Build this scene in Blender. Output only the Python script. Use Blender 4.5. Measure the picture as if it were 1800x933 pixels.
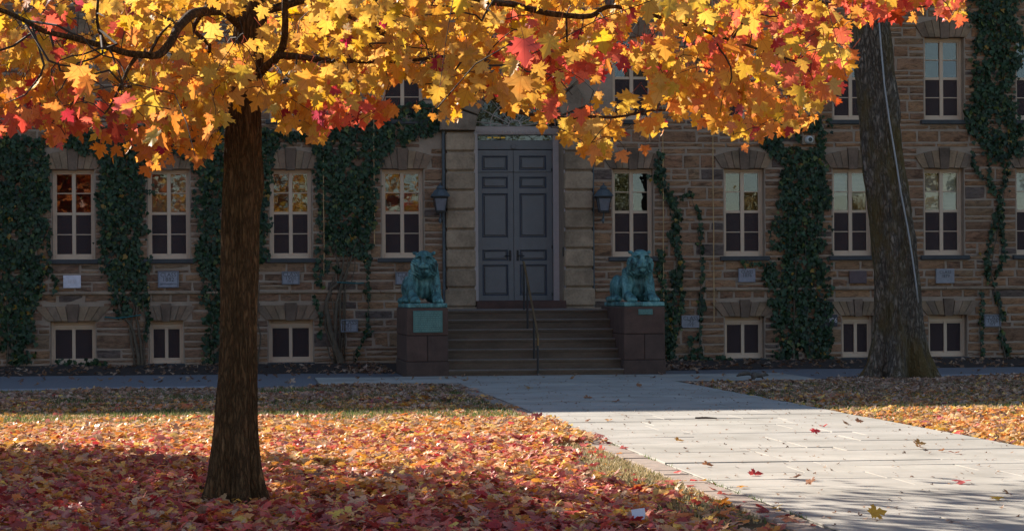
import bpy, bmesh, math, random
import numpy as np
from mathutils import Vector, Matrix, Quaternion, noise as mnoise

for o in list(bpy.data.objects):
    bpy.data.objects.remove(o)
scene = bpy.context.scene
COL = scene.collection
RAD = math.radians
random.seed(11)
rng = np.random.default_rng(11)

# ------------------------------------------------------------------ camera
CAM = Vector((0.0, -44.0, 1.5))
FPX, WPX, HPX = 3520.0, 1800.0, 933.0
PPX, HOR = 702.0, 525.0
YAW, ROLL = RAD(4.43), RAD(-0.37)
cam = bpy.data.cameras.new('camera')
cam.sensor_width = 36.0
cam.lens = FPX / WPX * 36.0
cam.shift_x = (WPX / 2 - PPX) / WPX
cam.shift_y = (HOR - HPX / 2) / WPX
cam.clip_start = 0.2
cam.clip_end = 3000
cam_o = bpy.data.objects.new('camera', cam)
COL.objects.link(cam_o)
CM = Matrix.Rotation(-YAW, 3, 'Z') @ Matrix.Rotation(RAD(90), 3, 'X') @ Matrix.Rotation(ROLL, 3, 'Z')
cam_o.matrix_world = Matrix.Translation(CAM) @ CM.to_4x4()
scene.camera = cam_o

# ------------------------------------------------------------------ sky and sun
SUN_EL, SUN_AZ = RAD(27.7), RAD(40.0)      # azimuth to the left of straight behind the building
world = bpy.data.worlds.new('World')
scene.world = world
world.use_nodes = True
wn = world.node_tree
wn.nodes.clear()
w_out = wn.nodes.new('ShaderNodeOutputWorld')
w_bg = wn.nodes.new('ShaderNodeBackground')
w_sky = wn.nodes.new('ShaderNodeTexSky')
w_sky.sky_type = 'NISHITA'
w_sky.sun_disc = False
w_sky.sun_elevation = SUN_EL
w_sky.sun_rotation = -SUN_AZ
w_sky.altitude = 50
w_sky.air_density = 1.0
w_sky.dust_density = 0.15
w_bg.inputs['Strength'].default_value = 0.06
wn.links.new(w_sky.outputs[0], w_bg.inputs[0])
wn.links.new(w_bg.outputs[0], w_out.inputs[0])

sun_dir = Vector((-math.sin(SUN_AZ) * math.cos(SUN_EL), math.cos(SUN_AZ) * math.cos(SUN_EL), math.sin(SUN_EL)))
sun = bpy.data.lights.new('sun', 'SUN')
sun.energy = 5.0
sun.angle = RAD(0.53)
sun.color = (1.0, 0.91, 0.79)
sun_o = bpy.data.objects.new('sun', sun)
COL.objects.link(sun_o)
sun_o.rotation_euler = (-sun_dir).to_track_quat('-Z', 'Y').to_euler()
sun_o.location = sun_dir * 120

scene.view_settings.view_transform = 'Standard'
scene.view_settings.look = 'None'
scene.view_settings.gamma = 1.0
scene.view_settings.use_curve_mapping = False
scene.view_settings.exposure = 1.35

# ------------------------------------------------------------------ pixel helpers (photo pixel -> place)
CMT = CM.transposed()
def ray(px, py):
    d = Vector(((px - PPX) / FPX, -(py - HOR) / FPX, -1.0))
    return CM @ d
def at(px, py, Y):
    d = ray(px, py)
    t = (Y - CAM.y) / d.y
    return CAM + d * t
def grd(px, py, z=0.0):
    d = ray(px, py)
    t = (z - CAM.z) / d.z
    return CAM + d * t
def proj(p):
    q = CMT @ (Vector(p) - CAM)
    return PPX + FPX * q.x / -q.z, HOR - FPX * q.y / -q.z
CMn = np.array(CM)
def projn(P):
    q = (P - np.array(CAM)) @ CMn
    return PPX + FPX * q[:, 0] / -q[:, 2], HOR - FPX * q[:, 1] / -q[:, 2]

# ------------------------------------------------------------------ mesh helpers
def link(o, parent=None):
    COL.objects.link(o)
    if parent is not None:
        o.parent = parent
    return o
def tag(o, label=None, cat=None, group=None, kind=None):
    if label: o['label'] = label
    if cat: o['category'] = cat
    if group: o['group'] = group
    if kind: o['kind'] = kind
    return o
def empty(name, loc, label=None, cat=None, group=None):
    o = bpy.data.objects.new(name, None)
    o.location = loc
    o.empty_display_size = 0.2
    link(o)
    return tag(o, label, cat, group)
def mesh_np(name, V, F, cols=None, lpos=None, smooth=False):
    """triangles from numpy"""
    me = bpy.data.meshes.new(name)
    V = np.asarray(V, dtype=np.float32); F = np.asarray(F, dtype=np.int32)
    me.vertices.add(len(V)); me.vertices.foreach_set('co', V.ravel())
    me.loops.add(F.size); me.loops.foreach_set('vertex_index', F.ravel())
    me.polygons.add(len(F))
    me.polygons.foreach_set('loop_start', np.arange(0, F.size, F.shape[1], dtype=np.int32))
    if smooth:
        me.polygons.foreach_set('use_smooth', np.ones(len(F), dtype=bool))
    if cols is not None:
        a = me.attributes.new('col', 'FLOAT_COLOR', 'POINT')
        c = np.ones((len(V), 4), dtype=np.float32); c[:, :3] = cols
        a.data.foreach_set('color', c.ravel())
    if lpos is not None:
        a = me.attributes.new('lpos', 'FLOAT_VECTOR', 'POINT')
        a.data.foreach_set('vector', np.asarray(lpos, dtype=np.float32).ravel())
    me.update(calc_edges=True)
    me.validate()
    return me
def to_local(me, parent):
    """meshes are written in world space; children of an empty at loc are shifted back"""
    off = Vector((0, 0, 0)); p = parent
    while p is not None:
        off += p.location; p = p.parent
    if off.length > 0:
        me.transform(Matrix.Translation(-off))
def obj_me(name, me, mat, parent=None, local=False):
    o = bpy.data.objects.new(name, me)
    if mat is not None and len(me.materials) == 0:
        me.materials.append(mat)
    if parent is not None and not local:
        to_local(me, parent)
    return link(o, parent)

class MB:
    def __init__(self):
        self.v = []; self.f = []; self.c = []
    def add(self, vs, fs, col=None):
        n = len(self.v)
        self.v.extend(tuple(p) for p in vs)
        self.f.extend(tuple(i + n for i in f) for f in fs)
        self.c.extend([col or (1, 1, 1)] * len(vs))
        return self
    def box(self, x0, x1, y0, y1, z0, z1, b=0.0, col=None):
        if b <= 0:
            vs = [(x, y, z) for z in (z0, z1) for y in (y0, y1) for x in (x0, x1)]
            fs = [(0, 2, 3, 1), (4, 5, 7, 6), (0, 1, 5, 4), (2, 6, 7, 3), (0, 4, 6, 2), (1, 3, 7, 5)]
            return self.add(vs, fs, col)
        bm = bmesh.new()
        vv = [bm.verts.new((x, y, z)) for z in (z0, z1) for y in (y0, y1) for x in (x0, x1)]
        for f in [(0, 2, 3, 1), (4, 5, 7, 6), (0, 1, 5, 4), (2, 6, 7, 3), (0, 4, 6, 2), (1, 3, 7, 5)]:
            bm.faces.new([vv[i] for i in f])
        bmesh.ops.bevel(bm, geom=list(bm.edges), offset=b, segments=1, affect='EDGES', profile=0.5)
        bm.verts.index_update()
        self.add([v.co[:] for v in bm.verts], [[v.index for v in f.verts] for f in bm.faces], col)
        bm.free()
        return self
    def prism(self, poly, y0, y1, col=None, inset=0.0):
        """poly in XZ (counter-clockwise seen from -Y), extruded from y0 (front) to y1 (back)"""
        n = len(poly)
        cx = sum(p[0] for p in poly) / n; cz = sum(p[1] for p in poly) / n
        def ins(p):
            d = Vector((cx - p[0], cz - p[1])); L = d.length or 1
            d = d / L * inset
            return (p[0] + d.x, p[1] + d.y)
        if inset > 0:
            vs = [(ins(p)[0], y0, ins(p)[1]) for p in poly] + [(p[0], y0 + inset, p[1]) for p in poly] + [(p[0], y1, p[1]) for p in poly]
            rings = 3
        else:
            vs = [(p[0], y0, p[1]) for p in poly] + [(p[0], y1, p[1]) for p in poly]
            rings = 2
        fs = [tuple(range(n))]
        for r in range(rings - 1):
            for i in range(n):
                j = (i + 1) % n
                fs.append((r * n + i, (r + 1) * n + i, (r + 1) * n + j, r * n + j))
        fs.append(tuple((rings - 1) * n + i for i in reversed(range(n))))
        return self.add(vs, fs, col)
    def tube(self, pts, rads, sides=6, col=None, cap=True):
        pts = [Vector(p) for p in pts]
        if not hasattr(rads, '__len__'):
            rads = [rads] * len(pts)
        n = len(pts)
        t0 = (pts[1] - pts[0]).normalized()
        u = t0.orthogonal().normalized()
        vs = []; fs = []
        tp = t0
        for i in range(n):
            t = (pts[min(i + 1, n - 1)] - pts[max(i - 1, 0)])
            t = t.normalized() if t.length > 1e-9 else tp
            q = tp.rotation_difference(t)
            u = q @ u; tp = t
            w = t.cross(u)
            for k in range(sides):
                a = 2 * math.pi * k / sides
                vs.append(pts[i] + (u * math.cos(a) + w * math.sin(a)) * rads[i])
        for i in range(n - 1):
            for k in range(sides):
                k2 = (k + 1) % sides
                fs.append((i * sides + k, i * sides + k2, (i + 1) * sides + k2, (i + 1) * sides + k))
        if cap:
            fs.append(tuple(reversed(range(sides))))
            fs.append(tuple((n - 1) * sides + k for k in range(sides)))
        return self.add(vs, fs, col)
    def lathe(self, prof, c, sides=8, col=None, rot=0.0):
        """prof: list of (r, z); axis vertical through c"""
        vs = []; fs = []
        for r, z in prof:
            for k in range(sides):
                a = rot + 2 * math.pi * k / sides
                vs.append((c[0] + r * math.cos(a), c[1] + r * math.sin(a), c[2] + z))
        for i in range(len(prof) - 1):
            for k in range(sides):
                k2 = (k + 1) % sides
                fs.append((i * sides + k, i * sides + k2, (i + 1) * sides + k2, (i + 1) * sides + k))
        fs.append(tuple(reversed(range(sides))))
        fs.append(tuple((len(prof) - 1) * sides + k for k in range(sides)))
        return self.add(vs, fs, col)
    def mesh(self, name, smooth=False, fix=False):
        me = bpy.data.meshes.new(name)
        me.from_pydata([tuple(v) for v in self.v], [], self.f)
        if fix:
            bm = bmesh.new(); bm.from_mesh(me)
            bmesh.ops.recalc_face_normals(bm, faces=bm.faces); bm.to_mesh(me); bm.free()
        a = me.attributes.new('col', 'FLOAT_COLOR', 'POINT')
        c = np.ones((len(self.v), 4), dtype=np.float32); c[:, :3] = np.array(self.c, dtype=np.float32)
        a.data.foreach_set('color', c.ravel())
        if smooth:
            me.polygons.foreach_set('use_smooth', [True] * len(me.polygons))
        me.update()
        return me
    def build(self, name, mat, parent=None, smooth=False, fix=False):
        return obj_me(name, self.mesh(name, smooth, fix), mat, parent)

# ------------------------------------------------------------------ materials
MATS = {}
class NT:
    def __init__(self, name):
        self.m = bpy.data.materials.new(name); self.m.use_nodes = True
        self.t = self.m.node_tree; self.t.nodes.clear()
        self.out = self.t.nodes.new('ShaderNodeOutputMaterial')
    def n(self, typ, **kw):
        nd = self.t.nodes.new('ShaderNode' + typ)
        for k, v in kw.items():
            if k.startswith('i_'):
                key = k[2:]
                key = int(key) if key.isdigit() else key.replace('_', ' ')
                self.set(nd.inputs[key], v)
            else:
                setattr(nd, k, v)
        return nd
    def set(self, inp, v):
        if isinstance(v, bpy.types.NodeSocket):
            self.t.links.new(v, inp)
        elif isinstance(v, tuple) and len(v) == 3 and inp.type == 'RGBA':
            inp.default_value = (*v, 1)
        else:
            inp.default_value = v
    def mix(self, fac, a, b, blend='MIX'):
        nd = self.n('Mix', data_type='RGBA', blend_type=blend)
        self.set(nd.inputs[0], fac); self.set(nd.inputs[6], a); self.set(nd.inputs[7], b)
        return nd.outputs[2]
    def math(self, op, a, b=0.0, c=0.0, clamp=False):
        nd = self.n('Math', operation=op, use_clamp=clamp)
        self.set(nd.inputs[0], a); self.set(nd.inputs[1], b)
        if len(nd.inputs) > 2: self.set(nd.inputs[2], c)
        return nd.outputs[0]
    def noise(self, scale, detail=4, rough=0.6, vec=None, dist=0.0):
        nd = self.n('TexNoise'); nd.inputs['Scale'].default_value = scale
        nd.inputs['Detail'].default_value = detail; nd.inputs['Roughness'].default_value = rough
        nd.inputs['Distortion'].default_value = dist
        if vec is not None: self.set(nd.inputs['Vector'], vec)
        return nd.outputs[0]
    def coords(self, scale=(1, 1, 1), kind='world'):
        if kind == 'world':
            v = self.n('NewGeometry').outputs['Position']
        else:
            v = self.n('TexCoord').outputs[kind]
        mp = self.n('Mapping'); self.set(mp.inputs['Vector'], v); mp.inputs['Scale'].default_value = scale
        return mp.outputs[0]
    def ramp(self, fac, stops, interp='LINEAR'):
        nd = self.n('ValToRGB'); self.set(nd.inputs[0], fac)
        cr = nd.color_ramp; cr.interpolation = interp
        while len(cr.elements) < len(stops): cr.elements.new(0.5)
        for e, (p, c) in zip(cr.elements, stops):
            e.position = p; e.color = (*c, 1) if len(c) == 3 else c
        return nd.outputs[0]
    def bump(self, h, strength=0.4, dist=0.02):
        nd = self.n('Bump'); self.set(nd.inputs['Height'], h)
        nd.inputs['Strength'].default_value = strength; nd.inputs['Distance'].default_value = dist
        return nd.outputs[0]
    def attr(self, name):
        return self.n('Attribute', attribute_name=name).outputs['Color']
    def principled(self, col, rough=0.7, metal=0.0, normal=None, spec=0.4):
        p = self.n('BsdfPrincipled')
        self.set(p.inputs['Base Color'], col); self.set(p.inputs['Roughness'], rough)
        p.inputs['Metallic'].default_value = metal; p.inputs['Specular IOR Level'].default_value = spec
        if normal is not None: self.set(p.inputs['Normal'], normal)
        self.t.links.new(p.outputs[0], self.out.inputs[0])
        return p
    def done(self, key):
        MATS[key] = self.m
        return self.m

def simple(key, col, rough=0.7, metal=0.0, var=0.25, scale=6.0, bump=0.15, spec=0.4, stretch=(1, 1, 1), use_col=False):
    t = NT(key); v = t.coords(stretch)
    n1 = t.noise(scale, 5, 0.65, v); n2 = t.noise(scale * 9, 3, 0.6, v)
    f = t.math('ADD', t.math('MULTIPLY', n1, 0.7), t.math('MULTIPLY', n2, 0.3))
    lo = tuple(c * (1 - var) for c in col); hi = tuple(min(1, c * (1 + var)) for c in col)
    c = t.ramp(f, [(0.3, lo), (0.7, hi)])
    if use_col: c = t.mix(1.0, c, t.attr('col'), 'MULTIPLY')
    t.principled(c, rough, metal, t.bump(f, bump, 0.02), spec)
    return t.done(key)

simple('mortar', (0.325, 0.24, 0.185), 0.95, var=0.25, scale=3)
simple('cutstone', (0.285, 0.21, 0.155), 0.9, var=0.5, scale=2.5, bump=0.25, use_col=True)
simple('slate', (0.05, 0.05, 0.055), 0.7, var=0.3)
simple('trim', (0.62, 0.45, 0.33), 0.55, var=0.07, scale=8, bump=0.05)
simple('jamb', (0.48, 0.40, 0.40), 0.5, var=0.1, scale=8, bump=0.05)
simple('door', (0.152, 0.148, 0.16), 0.42, var=0.10, scale=5, bump=0.06)
simple('door_groove', (0.045, 0.055, 0.09), 0.45, var=0.1, scale=5, bump=0.05)
simple('brownstone', (0.088, 0.055, 0.044), 0.8, var=0.35, scale=3.5, bump=0.2, use_col=True)
simple('stepstone', (0.115, 0.078, 0.055), 0.75, var=0.4, scale=2.5, bump=0.25, stretch=(0.6, 1, 2))
simple('tread', (0.175, 0.14, 0.12), 0.7, var=0.3, scale=3, bump=0.2)
simple('plate', (0.085, 0.18, 0.17), 0.5, metal=0.2, var=0.3, scale=8)
simple('plate_text', (0.14, 0.26, 0.25), 0.5, metal=0.2, var=0.2)
simple('steel', (0.33, 0.33, 0.35), 0.5, var=0.2)
simple('iron', (0.035, 0.033, 0.035), 0.5, metal=0.3, var=0.2)
simple('brass', (0.22, 0.14, 0.07), 0.45, metal=0.8, var=0.3)
simple('lead', (0.085, 0.10, 0.115), 0.55, metal=0.2, var=0.3)
simple('wire', (0.50, 0.33, 0.17), 0.6, metal=0.4, var=0.3)
simple('strap', (0.02, 0.12, 0.13), 0.5, var=0.2)
simple('asphalt', (0.17, 0.17, 0.185), 0.9, var=0.25, scale=14, bump=0.5)
simple('mulch', (0.05, 0.034, 0.027), 0.95, var=0.6, scale=22, bump=0.9)
simple('roofing', (0.09, 0.09, 0.10), 0.8, var=0.3)
simple('plaque', (0.27, 0.265, 0.30), 0.7, var=0.2, scale=12, use_col=True)
simple('letters', (0.10, 0.095, 0.105), 0.8, var=0.1)
simple('letters_pale', (0.55, 0.5, 0.52), 0.8, var=0.1)
simple('gold', (0.75, 0.42, 0.06), 0.35, metal=0.6, var=0.1)
simple('paper', (0.72, 0.72, 0.82), 0.7, var=0.04, bump=0.05)
simple('white_plastic', (0.6, 0.6, 0.6), 0.4, var=0.05, bump=0.02)
simple('black', (0.01, 0.01, 0.012), 0.3, var=0.1)
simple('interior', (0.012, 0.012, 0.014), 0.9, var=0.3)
simple('blind', (0.42, 0.42, 0.42), 0.7, var=0.1)
simple('blind_tan', (0.28, 0.17, 0.10), 0.8, var=0.15)
simple('fur', (0.10, 0.085, 0.075), 0.85, var=0.5, scale=30)
simple('twig', (0.05, 0.030, 0.022), 0.8, var=0.3, scale=20)
simple('vine', (0.115, 0.085, 0.06), 0.9, var=0.45, scale=12, bump=0.5)
simple('dark_ivy_wood', (0.07, 0.055, 0.04), 0.9, var=0.4)
simple('lantern_glass', (0.16, 0.16, 0.19), 0.25, var=0.2, scale=10)

# wall stone: colour from each stone, with bedding streaks
t = NT('stone'); v = t.coords((1.2, 1, 4.5))
n1 = t.noise(4.2, 7, 0.75, v, 1.2); n2 = t.noise(26, 4, 0.65, t.coords((1, 1, 1.6)))
streak = t.ramp(n1, [(0.34, (0.30, 0.27, 0.27)), (0.47, (0.92, 0.9, 0.88)), (0.72, (1.28, 1.2, 1.12))])
c = t.mix(1.0, t.attr('col'), streak, 'MULTIPLY')
bl = t.ramp(t.noise(2.4, 5, 0.7, t.coords((1, 1, 2.6)), 0.5), [(0.52, (0, 0, 0)), (0.64, (0.75, 0.75, 0.75))])
c = t.mix(bl, c, t.mix(1.0, c, (0.36, 0.33, 0.34), 'MULTIPLY'))
c = t.mix(t.math('MULTIPLY', n2, 0.55), c, (0.07, 0.05, 0.04))
t.principled(c, 0.9, 0, t.bump(t.math('ADD', n1, t.math('MULTIPLY', n2, 0.5)), 0.9, 0.03), 0.25)
t.done('stone')

# flagstones
t = NT('flag'); v = t.coords()
oi = t.n('ObjectInfo').outputs['Random']
n1 = t.noise(0.9, 6, 0.65, v); n2 = t.noise(40, 3, 0.6, v)
base = t.ramp(oi, [(0.0, (0.40, 0.375, 0.335)), (0.35, (0.45, 0.42, 0.375)), (0.7, (0.42, 0.395, 0.36)), (1.0, (0.49, 0.46, 0.405))])
c = t.mix(t.ramp(n1, [(0.40, (0, 0, 0)), (0.66, (1, 1, 1))]), base, (0.30, 0.28, 0.245))
c = t.mix(t.math('MULTIPLY', n2, 0.35), c, (0.24, 0.23, 0.21))
t.principled(c, 0.85, 0, t.bump(t.math('ADD', t.math('MULTIPLY', n1, 0.6), t.math('MULTIPLY', n2, 0.25)), 0.35, 0.02), 0.3)
t.done('flag')
simple('border', (0.30, 0.24, 0.20), 0.9, var=0.3, scale=8, bump=0.4)
simple('bluestone', (0.30, 0.31, 0.34), 0.8, var=0.2, scale=4, bump=0.2)
simple('joint', (0.075, 0.065, 0.045), 0.95, var=0.5, scale=15)

# lawn
t = NT('lawn'); v = t.coords()
n1 = t.noise(0.7, 5, 0.6, v); n2 = t.noise(30, 4, 0.7, v)
c = t.ramp(n1, [(0.35, (0.10, 0.075, 0.04)), (0.6, (0.07, 0.085, 0.03))])
c = t.mix(n2, c, (0.12, 0.09, 0.05))
t.principled(c, 0.95, 0, t.bump(n2, 0.8, 0.04), 0.2)
t.done('lawn')

# leaves: thin, light passes through
def leafmat(key, trans, veins, gloss=0.06, rough=0.45):
    t = NT(key)
    c = t.attr('col')
    lp = t.n('Attribute', attribute_name='lpos').outputs['Vector']
    if veins:
        sx = t.n('SeparateXYZ'); t.set(sx.inputs[0], lp)
        x, y = sx.outputs[0], sx.outputs[1]
        ang = t.math('ARCTAN2', t.math('ABSOLUTE', x), t.math('ADD', y, 0.02))
        r = t.math('POWER', t.math('ADD', t.math('MULTIPLY', x, x), t.math('MULTIPLY', y, y)), 0.5)
        pp = t.math('PINGPONG', ang, RAD(22))
        pp2 = t.math('PINGPONG', t.math('ADD', ang, RAD(0)), RAD(22))
        a2 = t.math('ABSOLUTE', t.math('SUBTRACT', ang, RAD(44)))
        a3 = t.math('ABSOLUTE', t.math('SUBTRACT', ang, RAD(92)))
        mn = t.math('MINIMUM', t.math('MINIMUM', ang, a2), a3)
        d = t.math('MULTIPLY', mn, r)
        vein = t.math('LESS_THAN', d, 0.014)
        c = t.mix(t.math('MULTIPLY', vein, 0.35), c, t.mix(1.0, c, (0.55, 0.30, 0.18), 'MULTIPLY'))
        nz = t.noise(5.0, 3, 0.6, t.math('ADD', 0.0, 0.0) if False else lp)
        c = t.mix(t.math('MULTIPLY', t.math('SUBTRACT', nz, 0.35, clamp=True), 0.9), c, t.mix(1.0, c, (0.9, 0.62, 0.5), 'MULTIPLY'))
    df = t.n('BsdfDiffuse'); t.set(df.inputs[0], c)
    tr = t.n('BsdfTranslucent'); t.set(tr.inputs[0], c)
    mx = t.n('MixShader'); mx.inputs[0].default_value = trans
    t.t.links.new(df.outputs[0], mx.inputs[1]); t.t.links.new(tr.outputs[0], mx.inputs[2])
    gl = t.n('BsdfGlossy'); gl.inputs['Roughness'].default_value = rough
    m2 = t.n('MixShader'); m2.inputs[0].default_value = gloss
    t.t.links.new(mx.outputs[0], m2.inputs[1]); t.t.links.new(gl.outputs[0], m2.inputs[2])
    t.t.links.new(m2.outputs[0], t.out.inputs[0])
    return t.done(key)
leafmat('leaf', 0.56, True, 0.035, 0.4)
leafmat('litter', 0.30, True, 0.055, 0.42)
leafmat('ivy', 0.12, False, 0.028, 0.42)
leafmat('grass', 0.4, False, 0.04)

# bark
def barkmat(key, dark, light, sc, moss=None, zst=0.2):
    t = NT(key); v = t.coords((sc, sc, sc * zst))
    n1 = t.noise(1.0, 7, 0.7, v, 0.8)
    vo = t.n('TexVoronoi', feature='DISTANCE_TO_EDGE'); 
    wob = t.n('TexNoise'); t.set(wob.inputs['Vector'], v); wob.inputs['Scale'].default_value = 1.3; wob.inputs['Detail'].default_value = 5
    va = t.n('VectorMath', operation='MULTIPLY_ADD'); t.set(va.inputs[0], wob.outputs[1]); va.inputs[1].default_value = (2.2, 2.2, 2.2); t.set(va.inputs[2], v)
    t.set(vo.inputs['Vector'], va.outputs[0]); vo.inputs['Scale'].default_value = 1.1
    cr = t.math('MULTIPLY', vo.outputs['Distance'], 2.2, clamp=True)
    c = t.ramp(n1, [(0.3, dark), (0.72, light)])
    c = t.mix(cr, tuple(x * 0.5 for x in dark), c)
    if moss:
        m = t.noise(1.6, 4, 0.6, t.coords((1, 1, 0.4)))
        c = t.mix(t.ramp(m, [(0.46, (0, 0, 0)), (0.6, (0.85, 0.85, 0.85))]), c, moss)
    h = t.math('ADD', t.math('MULTIPLY', cr, 0.7), t.math('MULTIPLY', n1, 0.6))
    t.principled(c, 0.92, 0, t.bump(h, 1.0, 0.05), 0.2)
    return t.done(key)
barkmat('bark', (0.14, 0.076, 0.036), (0.40, 0.222, 0.108), 24)
barkmat('oldbark', (0.13, 0.10, 0.08), (0.55, 0.45, 0.37), 10, moss=(0.14, 0.095, 0.035), zst=0.33)

# bronze
t = NT('bronze'); v = t.coords((1, 1, 0.45))
n1 = t.noise(7, 6, 0.7, v, 0.7); n2 = t.noise(22, 4, 0.6, t.coords())
geo = t.n('NewGeometry')
c = t.ramp(n1, [(0.33, (0.025, 0.04, 0.042)), (0.45, (0.05, 0.125, 0.13)), (0.56, (0.10, 0.235, 0.24)), (0.72, (0.22, 0.37, 0.365))])
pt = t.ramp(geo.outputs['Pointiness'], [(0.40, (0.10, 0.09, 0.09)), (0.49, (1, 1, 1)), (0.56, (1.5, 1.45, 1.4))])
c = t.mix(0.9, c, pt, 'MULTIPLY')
t.principled(c, 0.55, 0.15, t.bump(n2, 0.25, 0.01), 0.4)
t.done('bronze')

# window glass: mirror-like front surface over a dark room
t = NT('glass')
lw = t.n('Fresnel'); lw.inputs[0].default_value = 1.5
nz = t.noise(2.2, 2, 0.5, t.coords())
nb = t.bump(nz, 0.06, 0.02)
gl = t.n('BsdfGlossy'); gl.inputs['Roughness'].default_value = 0.015; t.set(gl.inputs['Normal'], nb)
tp = t.n('BsdfTransparent'); tp.inputs[0].default_value = (0.85, 0.87, 0.88, 1)
mx = t.n('MixShader'); t.set(mx.inputs[0], t.math('ADD', t.math('MULTIPLY', lw.outputs[0], 1.0), 0.025))
t.t.links.new(tp.outputs[0], mx.inputs[1]); t.t.links.new(gl.outputs[0], mx.inputs[2])
t.t.links.new(mx.outputs[0], t.out.inputs[0]); t.done('glass')
t = NT('screen')     # insect screen in front of the lower sash
df = t.n('BsdfDiffuse'); df.inputs[0].default_value = (0.085, 0.06, 0.062, 1)
tp = t.n('BsdfTransparent')
mx = t.n('MixShader'); mx.inputs[0].default_value = 0.7
t.t.links.new(tp.outputs[0], mx.inputs[1]); t.t.links.new(df.outputs[0], mx.inputs[2])
t.t.links.new(mx.outputs[0], t.out.inputs[0]); t.done('screen')
M = MATS

def structure(o):
    o['kind'] = 'structure'
    return o

# ================================================================== GROUND
mb = MB(); S = 700
mb.add([(-S, -S, 0), (S, -S, 0), (S, S, 0), (-S, S, 0)], [(0, 1, 2, 3)])
structure(mb.build('lawn', M['lawn']))

# edge of the walk along the building (front edge, from the photo)
def edge_y(x):
    xs = [-40, -6, 2.0, 8.0, 13.0, 18.0, 40]
    ys = [-11.2, -10.6, -9.6, -8.9, -8.0, -6.6, -4.5]
    return float(np.interp(x, xs, ys))
mb = MB(); xs = list(np.linspace(-45, 45, 46))
vs = [(x, edge_y(x), 0.006) for x in xs] + [(x, -3.6 + 0.12 * math.sin(x * 1.3), 0.006) for x in xs]
mb.add(vs, [(i, i + 1, 46 + i + 1, 46 + i) for i in range(45)])
structure(mb.build('walkway', M['asphalt']))
mb = MB()
xs = list(np.linspace(-45, 45, 181))
vs = [(x, -3.62 + 0.12 * math.sin(x * 1.3) - 0.25 * mnoise.noise(Vector((x * 1.1, 0, 3))), 0.012) for x in xs] + \
     [(x, -1.8, 0.07 + 0.03 * mnoise.noise(Vector((x, 5, 0)))) for x in xs] + [(x, 0.05, 0.09) for x in xs]
mb.add(vs, [(r * 181 + i, r * 181 + i + 1, (r + 1) * 181 + i + 1, (r + 1) * 181 + i) for r in (0, 1) for i in range(180)])
structure(mb.build('planting_bed', M['mulch']))

# paved path: bed sheet + flagstones
PX0, PX1 = 3.70, 7.52
STEP_Y = -6.32
path = MB()
path.add([(PX0, -52, 0.024), (PX1, -52, 0.024), (PX1, -9.2, 0.024), (PX0, -9.2, 0.024)], [(0, 1, 2, 3)])
path.add([(1.3, -9.95, 0.025), (10.2, -9.95, 0.025), (10.2, STEP_Y + 0.03, 0.025), (1.3, STEP_Y + 0.03, 0.025)], [(0, 1, 2, 3)])
path_o = structure(path.build('path', M['joint']))
def flagstone(x0, x1, y0, y1, zt, mat='flag', name='flagstone', parent=None, g=0.005):
    m = MB(); b = 0.003
    tx, ty = random.uniform(-0.003, 0.003), random.gauss(0, 0.003)
    ax0, ax1 = x0 + g * random.uniform(.5, 1.4), x1 - g * random.uniform(.5, 1.4)
    ay0, ay1 = y0 + g * random.uniform(.4, 1.6), y1 - g * random.uniform(.4, 1.6)
    j = lambda: random.uniform(-0.007, 0.007)
    base = [(ax0 + j(), ay0 + j()), (ax1 + j(), ay0 + j()), (ax1 + j(), ay1 + j()), (ax0 + j(), ay1 + j())]
    cx, cy = (x0 + x1) / 2, (y0 + y1) / 2
    def zz(p): return zt + tx * (p[0] - cx) + ty * (p[1] - cy)
    def ins(p): return (p[0] + b * (1 if p[0] < cx else -1), p[1] + b * (1 if p[1] < cy else -1))
    vs = [(p[0], p[1], -0.02) for p in base] + [(p[0], p[1], zz(p) - b) for p in base] + [(*ins(p), zz(p)) for p in base]
    fs = []
    for r in (0, 1):
        for i in range(4):
            k = (i + 1) % 4
            fs.append((r * 4 + i, r * 4 + k, (r + 1) * 4 + k, (r + 1) * 4 + i))
    fs.append((8, 9, 10, 11))
    m.add(vs, fs)
    return m.build(name, M[mat], parent or path_o)
rs = random.Random(5)
y = -46.0
while y < -9.3:
    d = rs.choice([0.46, 0.6, 0.6, 0.76, 0.9])
    if y + d > -9.3: d = -9.3 - y + 0.001
    x = PX0
    while x < PX1 - 0.05:
        w = rs.uniform(0.8, 1.9)
        if PX1 - (x + w) < 0.6: w = PX1 - x
        flagstone(x, x + w, y, y + d, 0.034 + rs.choice([0, 0, 0, 1, 1.6]) * rs.uniform(-0.004, 0.004))
        x += w
    y += d
y = -9.3
while y < STEP_Y - 0.05:
    d = rs.choice([0.6, 0.75, 0.9])
    if STEP_Y - (y + d) < 0.45: d = STEP_Y - y
    x = 1.3
    while x < 10.2 - 0.05:
        w = rs.uniform(0.9, 2.0)
        if 10.2 - (x + w) < 0.6: w = 10.2 - x
        flagstone(x, x + w, y, y + d, 0.034 + rs.choice([0, 0, 0, 1, 1.6]) * rs.uniform(-0.004, 0.004), 'flag')
        x += w
    y += d
# border setts along the left edge
y = -42.0
while y < -9.4:
    L = rs.uniform(0.28, 0.42)
    flagstone(PX0 - 0.24, PX0 - 0.01, y, y + L, 0.026 + rs.uniform(-0.004, 0.004), 'border', 'border_stone', g=0.005)
    y += L
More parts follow.
